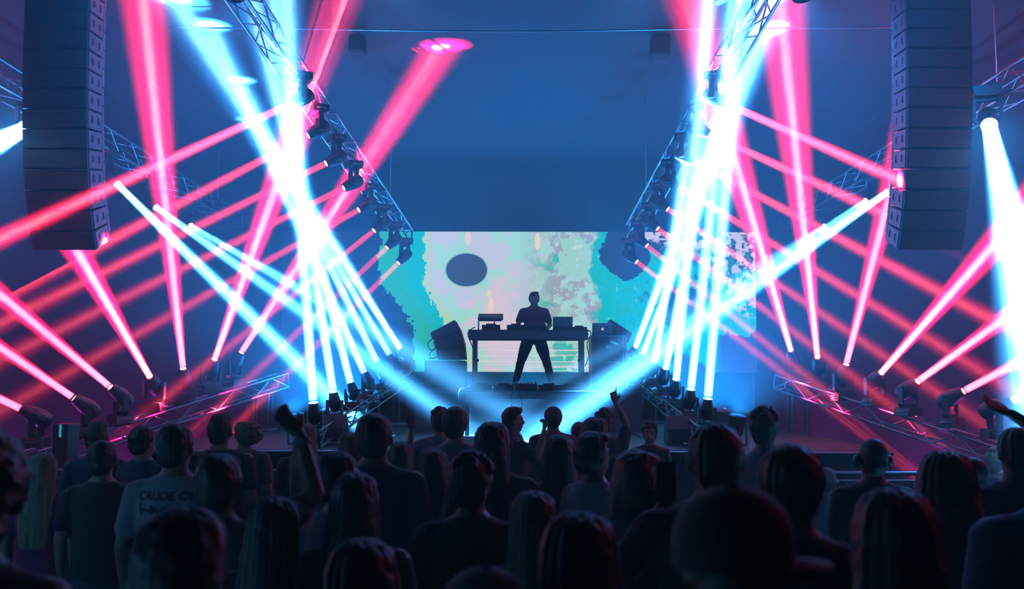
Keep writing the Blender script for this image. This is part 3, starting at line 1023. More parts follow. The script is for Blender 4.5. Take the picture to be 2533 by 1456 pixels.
link('microphone', mesh_of(lathe_bm([(0, -.09), (.012, -.09), (.02, 0), (.027, .01), (.029, .03), (.02, .055), (0, .06)], 12), 'mic', M['steel'], True), Matrix.Translation(P(1514, 845, CD - .3)) @ Matrix.Rotation(R(-65), 4, 'Y'), mst)
link('round_base', mesh_of(lathe_bm([(0, .03), (.03, .03), (.15, .012), (.16, 0), (0, 0)], 20), 'foot', M['steel']), Matrix.Translation(mb), mst)

for lb, px_, w_ in (('black floor monitor at the front of the stage, left side', 815, 50), ('black floor monitor at the front of the stage, right side', 1692, 56)):
    D = 12.6
    a = P(px_, 1105, D)
    w = w_ / FPX * D
    o = empty('floor_monitor', Matrix.Translation((a.x, D, STZ)), lb, 'loudspeaker', 'floor monitors')
    bm = prism_bm([(-.22, 0), (.2, 0), (.2, .14), (.02, .36), (-.1, .36), (-.22, .2)], w * 1.3)
    link('cabinet', mesh_of(bm, 'monitor', M['black_rough']), Matrix.Translation((a.x, D + .25, STZ)) @ Matrix.Rotation(R(90), 4, 'Z'), o)
    box('grille', (a.x, D + .335, STZ + .26), (w * 1.2, 0.012, 0.24), M['grille'], o, rot=Matrix.Rotation(R(39), 3, 'X'))

# LED pillar at the left, small tech rack with orange lamp at the right
q = P(162, 1118, 11.4)
o = empty('equipment_tower', Matrix.Translation((q.x, 11.4, 0)), 'dark equipment tower at the far left with a cyan light strip', 'tower')
box('rack', (q.x, 11.4, 0.73), (0.17, 0.3, 1.46), M['case'], o)
box('light_strip', (P(149, 1065, 11.24).x, 11.24, P(149, 1065, 11.24).z), (0.022, 0.02, 0.14), M['cyan_strip'], o, bev=.004)
q = P(1782, 1030, 13.4)
o = empty('equipment_rack', Matrix.Translation((q.x, 13.4, STZ)), 'dark equipment rack with a tiny orange lamp, right of the white beams', 'rack')
box('cabinet', (q.x, 13.4, (STZ + q.z + .1) / 2), (0.28, 0.3, q.z + .1 - STZ), M['case'], o, bev=.03)
box('status_lamp', (P(1793, 1009, 13.24).x, 13.24, P(1793, 1009, 13.24).z), (0.03, 0.012, 0.008), M['orange_led'], o, bev=0)

# ------------------------------------------------------------------ crowd barriers
def barrier(label, x0, x1, y, ztop=1.10):
    o = empty('crowd_barrier', Matrix.Translation(((x0 + x1) / 2, y, 0)), label, 'barrier', 'crowd barriers')
    tube('top_rail', (x0, y, ztop), (x1, y, ztop), 0.022, M['alu'], o)
    tube('second_rail', (x0, y, ztop - .07), (x1, y, ztop - .07), 0.014, M['alu'], o)
    tube('bottom_rail', (x0, y, .15), (x1, y, .15), 0.02, M['alu'], o)
    n = 18
    for i in range(n + 1):
        x = x0 + (x1 - x0) * i / n
        tube('bar', (x, y, .15), (x, y, ztop - .07 if 0 < i < n else ztop), 0.008 if 0 < i < n else .02, M['alu'], o, 6)
    for x in (x0 + .2, x1 - .2):
        box('foot_plate', (x, y + .02, .01), (0.12, 0.9, 0.02), M['steel'], o)
        tube('foot_post', (x, y, .02), (x, y, .15), .02, M['steel'], o)
for k, x0 in enumerate((1.9, 3.98, 6.06)):
    barrier('barred metal crowd barrier at the right, %s from the middle' % ORD[k], x0, x0 + 2.0, 9.55)
for k, x0 in enumerate((-3.9, -5.98, -8.06)):
    barrier('barred metal crowd barrier at the left, %s from the middle' % ORD[k], x0, x0 + 2.0, 9.55)

# ------------------------------------------------------------------ people
M['skin_a'] = mat('skin_light', (0.42, 0.25, 0.19), 0.5, var=0.08)
M['skin_b'] = mat('skin_brown', (0.16, 0.085, 0.055), 0.5, var=0.08)
HAIRC = {'dark': (0.010, 0.008, 0.008), 'brown': (0.045, 0.026, 0.018), 'blonde': (0.24, 0.18, 0.11), 'fair': (0.11, 0.075, 0.045), 'grey': (0.30, 0.30, 0.32)}
for k, c in HAIRC.items():
    M['hair_' + k] = mat('hair_' + k, c, 0.55, var=0.35, scale=60, sheen=0.2, stretch=(1, 1, 0.08))
CLOTH = {'navy': (0.012, 0.018, 0.045), 'black': (0.010, 0.010, 0.012), 'white': (0.34, 0.34, 0.37), 'grey': (0.11, 0.11, 0.135), 'magenta': (0.13, 0.010, 0.09),
         'lightblue': (0.15, 0.23, 0.30), 'charcoal': (0.03, 0.032, 0.038), 'denim': (0.03, 0.045, 0.085)}
for k, c in CLOTH.items():
    M['cloth_' + k] = mat('cloth_' + k, c, 0.85, var=0.12, scale=30, bump=0.08, sheen=0.1)
# striped knit
ms_ = mat('cloth_striped', (0.012, 0.013, 0.016), 0.85)
nt = ms_.node_tree
tc = nt.nodes.new('ShaderNodeTexCoord')
sp = nt.nodes.new('ShaderNodeSeparateXYZ')
nt.links.new(tc.outputs['Object'], sp.inputs[0])
stp = (S(nt, sp.outputs[2]) * 22).fract().lt(0.22)
nt.links.new(mixc(nt, stp, (0.012, 0.013, 0.016), (0.12, 0.12, 0.13)), nt.nodes['Principled BSDF'].inputs['Base Color'])
M['cloth_striped'] = ms_

ZV = Vector((0, 0, 1))


def ell(bm, c, r, sub=2, rot=None):
    res = bmesh.ops.create_icosphere(bm, subdivisions=sub, radius=1)
    for v in res['verts']:
        p = Vector((v.co.x * r[0], v.co.y * r[1], v.co.z * r[2]))
        if rot is not None:
            p = rot @ p
        v.co = p + Vector(c)


def chain(bm, pts, rads, seg=10):
    pts = [Vector(p) for p in pts]
    for p, r in zip(pts, rads):
        ell(bm, p, (r, r, r), 2)
    for a, b, ra, rb in zip(pts, pts[1:], rads, rads[1:]):
        q = (b - a).to_track_quat('Z', 'Y').to_matrix().to_4x4()
        bmesh.ops.create_cone(bm, cap_ends=True, segments=seg, radius1=ra, radius2=rb, depth=(b - a).length,
                              matrix=Matrix.Translation((a + b) / 2) @ q)


def loft(bm, rings, seg=20, mod=None):
    """rings: (z, cx, cy, rx, ry)"""
    R_ = []
    for z, cx, cy, rx, ry in rings:
        ring = []
        for i in range(seg):
            a = 2 * math.pi * i / seg
            k = mod(a, z) if mod else 1.0
            ring.append(bm.verts.new((cx + rx * math.cos(a) * k, cy + ry * math.sin(a) * k, z)))
        R_.append(ring)
    for A, B in zip(R_, R_[1:]):
        for i in range(seg):
            bm.faces.new((A[i], A[(i + 1) % seg], B[(i + 1) % seg], B[i]))
    bm.faces.new(R_[0][::-1])
    bm.faces.new(R_[-1])


def fuse(bm, name, mt, voxel, smooth_it=3, disp=None):
    """join overlapping closed pieces into one continuous skin"""
    me = bpy.data.meshes.new(name + '_raw')
    bmesh.ops.recalc_face_normals(bm, faces=bm.faces[:])
    bm.to_mesh(me)
    bm.free()
    o = bpy.data.objects.new('tmp', me)
    COL.objects.link(o)
    md = o.modifiers.new('r', 'REMESH')
    md.mode, md.voxel_size, md.use_smooth_shade = 'VOXEL', voxel, True
    s = o.modifiers.new('s', 'SMOOTH')
    s.iterations, s.factor = smooth_it, 0.5
    dg = bpy.context.evaluated_depsgraph_get()
    out = bpy.data.meshes.new_from_object(o.evaluated_get(dg))
    out.name = name
    bpy.data.objects.remove(o)
    bpy.data.meshes.remove(me)
    if disp:
        ns = [v.normal.copy() for v in out.vertices]
        for v, n in zip(out.vertices, ns):
            v.co += n * disp(v.co)
    out.materials.clear()
    out.materials.append(mt)
    out.polygons.foreach_set('use_smooth', [True] * len(out.polygons))
    return out


def hand(bm, w, d, n, curl=18, spread=0.4, point=False):
    """w wrist, d pointing direction, n palm normal"""
    w, d, n = Vector(w), Vector(d).normalized(), Vector(n)
    n = (n - d * n.dot(d)).normalized()
    s = d.cross(n).normalized()
    rot = Matrix((s, d, n)).transposed()
    ell(bm, w + d * 0.048, (0.041, 0.054, 0.017), 2, rot)
    for i, L in enumerate((0.068, 0.078, 0.072, 0.056)):
        b = w + d * 0.088 + s * (-0.030 + 0.020 * i)
        dd = (d + s * (i - 1.5) * 0.12 * spread).normalized()
        c = R(curl)
        if point and i != 0:
            c = R(75)
        pts, cur = [b - d * 0.02, b], dd
        for k, f in enumerate((0.45, 0.32, 0.23)):
            cur = (Quaternion(s, -c * (0.5 if k == 0 else 1)) @ cur) if True else cur
            pts.append(pts[-1] + cur * L * f)
        chain(bm, pts, [.010, .0098, .0095, .0088, .0078], 8)
    tb = w + d * 0.03 - s * 0.036
    td = (d * 0.75 - s * 0.75 + n * 0.25).normalized()
    chain(bm, [tb, tb + td * 0.035, tb + (td * 0.6 + d * 0.5).normalized() * 0.066], [.013, .0115, .009], 8)


POSE = {
    'down': dict(),
    'raise_r': dict(er=(.38, .08, 1.60), wr=(.30, .14, 1.84), hr=(-.7, .1, .7), nr=(-.6, .6, .1), curl=30),
    'point_r': dict(er=(.23, .08, 1.62), wr=(.13, .10, 1.83), hr=(-.25, .1, .95), nr=(-.2, .9, 0), curl=20, point=True),
    'raise_l': dict(el=(-.28, .16, 1.28), wl=(-.26, .24, 1.54), hl=(-.05, .05, 1), nl=(.1, 1, 0), curl=12),
    'wave_r': dict(er=(.33, .14, 1.64), wr=(.07, .18, 1.82), hr=(-1, .1, .5), nr=(-.3, .6, -.7), curl=14),
    'fist_r': dict(er=(.27, .17, 1.28), wr=(.20, .26, 1.54), hr=(0, .05, 1), nr=(0, 1, 0), curl=80),
    'hold': dict(er=(.25, .12, 1.20), wr=(.13, .36, 1.40), hr=(-.2, .5, .8), nr=(-1, 0, 0), el=(-.25, .12, 1.20), wl=(-.13, .34, 1.34), hl=(.2, .5, .8), nl=(1, 0, 0), curl=45),
    'phone_l': dict(el=(-.28, .15, 1.23), wl=(-.115, .245, 1.46), hl=(0, .1, 1), nl=(0, -1, 0), curl=35),
    'dj': dict(er=(.27, .03, 1.17), wr=(.215, .26, 1.06), hr=(-.25, 1, -.15), nr=(0, 0, -1), el=(-.265, .02, 1.16), wl=(-.20, .26, 1.06), hl=(.15, 1, -.15), nl=(0, 0, -1), curl=28,
               kl=(-.20, .03, .50), al=(-.30, .02, .09), kr=(.21, .03, .50), ar=(.31, .0, .09), lean=.05, neck=.03),
}


def joints(pose):
    j = dict(sr=(.186, 0, 1.415), sl=(-.186, 0, 1.415), er=(.235, -.03, 1.14), el=(-.235, -.03, 1.14), wr=(.245, .05, .89), wl=(-.245, .05, .89),
             hr=(0, .15, -1), hl=(0, .15, -1), nr=(-1, 0, 0), nl=(1, 0, 0), kl=(-.10, .015, .50), kr=(.10, .015, .50), al=(-.105, -.02, .09), ar=(.105, -.02, .09),
             curl=25, point=False, lean=0, neck=0)
    j.update(POSE[pose])
    return {k: (Vector(v) if isinstance(v, tuple) else v) for k, v in j.items()}


BODY = {}


def body_meshes(pose, skin):
    key = (pose, skin)
    if key in BODY:
        return BODY[key]
    j = joints(pose)
    ln, nk = j['lean'], j['neck']
    # torso rings (z, cx, cy, rx, ry)
    tor = [(.86, 0, -.01, .10, .085), (.90, 0, -.01, .162, .112), (.98, 0, -.008, .160, .110), (1.08, 0, ln * .3, .140, .100), (1.20, 0, ln * .6, .158, .112), (1.31, 0, ln, .178, .120),
           (1.40, 0, ln, .182, .106), (1.455, 0, ln, .145, .086), (1.495, 0, ln, .095, .072), (1.53, 0, ln, .060, .060)]
    bm = bmesh.new()
    loft(bm, tor)
    hy = ln + nk
    chain(bm, [(0, ln - .008, 1.44), (0, hy * .8, 1.52), (0, hy + .002, 1.59)], [.070, .063, .060])
    ell(bm, (0, hy - .008, 1.652), (.076, .094, .096), 3)
    ell(bm, (0, hy + .022, 1.585), (.060, .070, .064), 3)
    ell(bm, (0, hy + .062, 1.548), (.026, .026, .022), 2)
    ell(bm, (0, hy + .080, 1.668), (.052, .016, .012), 2)
    chain(bm, [(0, hy + .088, 1.650), (0, hy + .107, 1.610)], [.010, .015], 8)
    ell(bm, (0, hy + .088, 1.578), (.024, .012, .009), 2)
    for s in (-1, 1):
        ell(bm, (s * .031, hy + .076, 1.643), (.014, .012, .011), 2)
        ell(bm, (s * .080, hy - .006, 1.628), (.012, .022, .034), 2, Matrix.Rotation(s * .25, 3, 'Z'))
        q = 'r' if s > 0 else 'l'
        sh = j['s' + q] + Vector((0, ln, 0))
        chain(bm, [sh, sh.lerp(j['e' + q], .5), j['e' + q], j['e' + q].lerp(j['w' + q], .4), j['w' + q]], [.062, .052, .042, .040, .027])
        hand(bm, j['w' + q], j['h' + q], j['n' + q], j['curl'], 0.5, j['point'] and q == 'r')
        k, a = j['k' + q], j['a' + q]
        chain(bm, [(s * .092, 0, .92), Vector((s * .092, 0, .92)).lerp(k, .5), k, k.lerp(a, .4), a], [.088, .078, .056, .054, .038])
        ell(bm, a + Vector((s * .008, .07, -.05)), (.044, .125, .038), 2)
    body = fuse(bm, 'body_' + pose, M[skin], 0.0085, 4)
    # t-shirt
    bm = bmesh.new()
    g = .014
    loft(bm, [(.87, 0, -.008, .172, .125), (.93, 0, -.008, .180, .130), (1.06, 0, ln * .3, .165, .122), (1.20, 0, ln * .6, .174, .128), (1.31, 0, ln, .192, .135), (1.40, 0, ln, .188, .122),
              (1.46, 0, ln, .145, .100), (1.497, 0, ln, .105, .084), (1.507, 0, ln, .080, .074)])
    for s in (-1, 1):
        q = 'r' if s > 0 else 'l'
        sh = j['s' + q] + Vector((0, ln, 0))
        e = j['e' + q]
        chain(bm, [(s * .12, ln, 1.418), sh, sh.lerp(e, .35), sh.lerp(e, .68)], [.068, .064, .064, .064])
    fold = lambda co: 0.006 * noise.noise(Vector((co.x * 9, co.y * 9, co.z * 5))) + 0.003 * noise.noise(co * 26)
    shirt = fuse(bm, 'shirt_' + pose, M['cloth_black'], 0.013, 3, fold)
    # trousers with shoes left bare as dark socks would be: legs to the ankle
    bm = bmesh.new()
    loft(bm, [(.80, 0, -.008, .12, .09), (.86, 0, -.01, .170, .122), (.92, 0, -.01, .172, .122), (1.0, 0, -.008, .166, .116)])
    for s in (-1, 1):
        q = 'r' if s > 0 else 'l'
        k, a = j['k' + q], j['a' + q]
        chain(bm, [(s * .092, 0, .90), Vector((s * .092, 0, .90)).lerp(k, .5), k, k.lerp(a, .45), a.lerp(k, .08)], [.112, .104, .076, .068, .056] if pose == 'dj' else [.096, .088, .067, .064, .056])
    fold2 = lambda co: 0.006 * noise.noise(Vector((co.x * 8, co.y * 8, co.z * 14)))
    pants = fuse(bm, 'trousers_' + pose, M['cloth_denim'], 0.014, 3, fold2)
    shoes = []
    for s in (-1, 1):
        q = 'r' if s > 0 else 'l'
        a = j['a' + q]
        bm = bmesh.new()
        ell(bm, a + Vector((s * .008, .072, -.046)), (.053, .137, .042), 3)
        ell(bm, a + Vector((0, -.005, -.02)), (.050, .058, .055), 2)
        for v in bm.verts:
            v.co.z = max(v.co.z, 0.004)
        shoes.append(mesh_of(bm, 'shoe', M['cloth_charcoal'], True))
    BODY[key] = (body, shirt, pants, shoes)
    return BODY[key]


HAIR = {}


def hair_mesh(kind, color):
    key = (kind, color)
    if key in HAIR:
        return HAIR[key]
    rnd = random.Random(len(HAIR) * 31 + 5)
    bm = bmesh.new()
    vox, sm = 0.008, 2
    strand = lambda amp, f: (lambda co: amp * noise.noise(Vector((math.atan2(co.y, co.x) * f, co.z * 1.5, co.x * 4))) + amp * .5 * noise.noise(co * 40))
    disp = strand(.008, 9)
    if kind in ('short', 'buzz', 'quiff', 'curly', 'tall'):
        k = 0.006 if kind == 'buzz' else 0.016
        ell(bm, (0, -.018, 1.668), (.078 + k, .088 + k, .084 + k), 3)
        ell(bm, (0, -.050, 1.610), (.070 + k * .6, .055 + k * .5, .072), 3)
        if kind == 'quiff':
            ell(bm, (.012, .045, 1.735), (.066, .042, .030), 2)
            ell(bm, (-.02, .0, 1.748), (.066, .07, .026), 2)
        if kind == 'tall':
            ell(bm, (0, .01, 1.745), (.078, .085, .038), 3)
        if kind == 'curly':
            for _ in range(70):
                a, b = rnd.uniform(0, 2 * math.pi), rnd.uniform(0.0, 1.25)
                p = Vector((.096 * math.sin(b) * math.cos(a), -.015 + .105 * math.sin(b) * math.sin(a), 1.668 + .108 * math.cos(b)))
                if p.y > .06 and p.z < 1.70:
                    continue
                ell(bm, p, (rnd.uniform(.014, .024),) * 3, 1)
        if kind == 'buzz':
            disp = lambda co: .0015 * noise.noise(co * 90)
    elif kind == 'afro':
        ell(bm, (0, -.02, 1.70), (.135, .135, .125), 3)
        ell(bm, (0, -.05, 1.60), (.11, .09, .09), 3)
        disp = lambda co: .016 * noise.noise(co * 22) + .008 * noise.noise(co * 60)
    elif kind in ('long', 'bob', 'longwide', 'wavy'):
        w = {'long': 0.98, 'bob': 1.06, 'longwide': 1.08, 'wavy': 1.10}[kind]
        rings = [(1.778, 0, -.01, .018, .018), (1.765, 0, -.01, .058 * w, .062), (1.738, 0, -.012, .083 * w, .090), (1.69, 0, -.018, .096 * w, .104), (1.62, 0, -.030, .103 * w, .098),
                 (1.55, 0, -.048, .108 * w, .082)]
        if kind == 'bob':
            rings += [(1.50, 0, -.052, .106 * w, .074), (1.475, 0, -.052, .085 * w, .055)]
        else:
            rings += [(1.48, 0, -.066, .114 * w, .068), (1.40, 0, -.085, .122 * w, .060), (1.30, 0, -.105, .124 * w, .050), (1.20, 0, -.112, .120 * w, .042), (1.13, 0, -.112, .108 * w, .034), (1.11, 0, -.112, .09 * w, .02)]
        loft(bm, rings, 28)
        amp = .022 if kind == 'wavy' else .011
        disp = (lambda co: .018 * noise.noise(Vector((co.x * 14, co.y * 14, co.z * 9))) + .006 * noise.noise(co * 45)) if kind == 'wavy' else strand(amp, 8)
        vox = .009
    elif kind == 'blown':            # fair hair thrown sideways
        loft(bm, [(1.76, .03, -.01, .03, .03), (1.745, .02, -.01, .085, .07), (1.70, .03, -.015, .125, .10), (1.65, .05, -.02, .135, .10), (1.59, .05, -.03, .11, .085), (1.55, .03, -.04, .06, .05)], 26)
        disp = lambda co: 0.016 * noise.noise(Vector((co.x * 14, co.y * 20, co.z * 30))) + .012 * noise.noise(co * 50)
    elif kind == 'bun':
        ell(bm, (0, -.018, 1.668), (.090, .100, .096), 3)
        ell(bm, (0, -.055, 1.610), (.075, .06, .07), 3)
        ell(bm, (0, -.03, 1.775), (.042, .042, .036), 2)
    me = fuse(bm, 'hair_' + kind, M['hair_' + color], vox, sm, disp)
    if kind in ('short', 'buzz', 'quiff', 'curly', 'tall', 'afro', 'bun'):
        for v in me.vertices:                       # leave the face and the ears free
            t = min(1, max(0, (1.705 - v.co.z) / .02))
            lim = .015 if abs(v.co.x) > .055 else .03
            if v.co.y > lim:
                v.co.y += (lim - v.co.y) * t
                v.co.x *= 1 - .18 * t
    HAIR[key] = me
    return HAIR[key]


def cap_parts(color):
    key = ('cap', color)
    if key in HAIR:
        return HAIR[key]
    bm = lathe_bm([(.100, -.035), (.101, .0), (.098, .03), (.086, .065), (.062, .09), (.03, .104), (.008, .109), (.008, .113), (0, .114)], 24)
    for v in bm.verts:
        v.co.y *= 1.13
    crown = mesh_of(bm, 'crown', M['cloth_' + color], True)
    bm = bmesh.new()
    A, B = [], []
    for i in range(13):
        t = i / 12
        x = -.085 + .17 * t
        e = math.sqrt(max(0, 1 - ((t - .5) * 2) ** 2))
        A.append((bm.verts.new((x, .055 + .05 * e, -.028 - .012 * (1 - e))), bm.verts.new((x, .055 + .05 * e, -.034 - .012 * (1 - e)))))
        B.append((bm.verts.new((x * 1.02, .06 + .135 * e ** .8, -.034 - .022 * (1 - e))), bm.verts.new((x * 1.02, .06 + .135 * e ** .8, -.040 - .022 * (1 - e)))))
    for i in range(12):
        bm.faces.new((A[i][0], A[i + 1][0], B[i + 1][0], B[i][0]))
        bm.faces.new((A[i][1], B[i][1], B[i + 1][1], A[i + 1][1]))
        bm.faces.new((B[i][0], B[i + 1][0], B[i + 1][1], B[i][1]))
        bm.faces.new((A[i][0], A[i][1], A[i + 1][1], A[i + 1][0]))
    brim = mesh_of(bm, 'brim', M['cloth_' + color], True)
    HAIR[key] = (crown, brim)
    return HAIR[key]


TOPZ = {'short': 1.768, 'buzz': 1.758, 'quiff': 1.778, 'tall': 1.785, 'curly': 1.792, 'afro': 1.838, 'long': 1.785, 'longwide': 1.785, 'wavy': 1.792, 'bob': 1.785, 'blown': 1.765, 'bun': 1.812, 'bald': 1.748, 'cap': 1.790, 'beanie': 1.785}
SHIRTS = {}


def person(label, x, y, D, rz=0, pose='down', hair='short', hc='dark', shirt='black', skin='skin_a', sx=1.0, trousers='denim', foot_z=0.0, capdir=0, hs=1.0, group='people in the crowd'):
    p = P(x, y, D)
    hgt = p.z - foot_z
    s = hgt / (1.66 + (TOPZ[hair] - 1.66) * hs)
    root = Matrix.Translation((p.x, D, foot_z)) @ Matrix.Rotation(R(rz), 4, 'Z') @ Matrix.Diagonal((s * sx, s, s, 1))
    o = empty('person', root, label, 'person', group)
    body, sh, pants, shoes = body_meshes(pose, skin)
    link('body', body, root, o)

    def variant(me, colour):
        k = (me.name, colour)
        if k not in SHIRTS:
            c = me.copy()
            c.materials.clear()
            c.materials.append(M['cloth_' + colour])
            SHIRTS[k] = c
        return SHIRTS[k]
    t = link('t_shirt', variant(sh, shirt), root, o)
    link('trousers', variant(pants, trousers), root, o)
    for q in shoes:
        link('shoe', q, root, o)
    if hair == 'cap':
        ln = joints(pose)['lean'] + joints(pose)['neck']
        crown, brim = cap_parts(hc)
        m = root @ Matrix.Translation((0, -.01 + ln, 1.678)) @ Matrix.Rotation(R(capdir), 4, 'Z')
        c = link('cap', crown, m, o)
        link('brim', brim, m, c)
        link('hair', hair_mesh('buzz', 'dark'), root @ Matrix.Translation((0, ln, -.012)), o)
    elif hair == 'beanie':
        c = link('knit_hat', cap_parts(hc)[0], root @ Matrix.Translation((0, -.012, 1.67)), o)
    elif hair != 'bald':
        ln = joints(pose)['lean'] + joints(pose)['neck']
        link('hair', hair_mesh(hair, hc), root @ Matrix.Translation((0, ln, 1.66)) @ Matrix.Diagonal((hs / sx, hs, hs, 1)) @ Matrix.Translation((0, 0, -1.66)), o)
    return o, root, t


# the performer, facing the crowd
dj, dj_m, _ = person('performer in dark t-shirt and trousers behind the tall table, legs apart', 1321, 721, 17.42, 180, 'dj', 'quiff', 'dark', 'charcoal', 'skin_a', 1.12, 'black', RISZ, hs=1.08, group='performers')

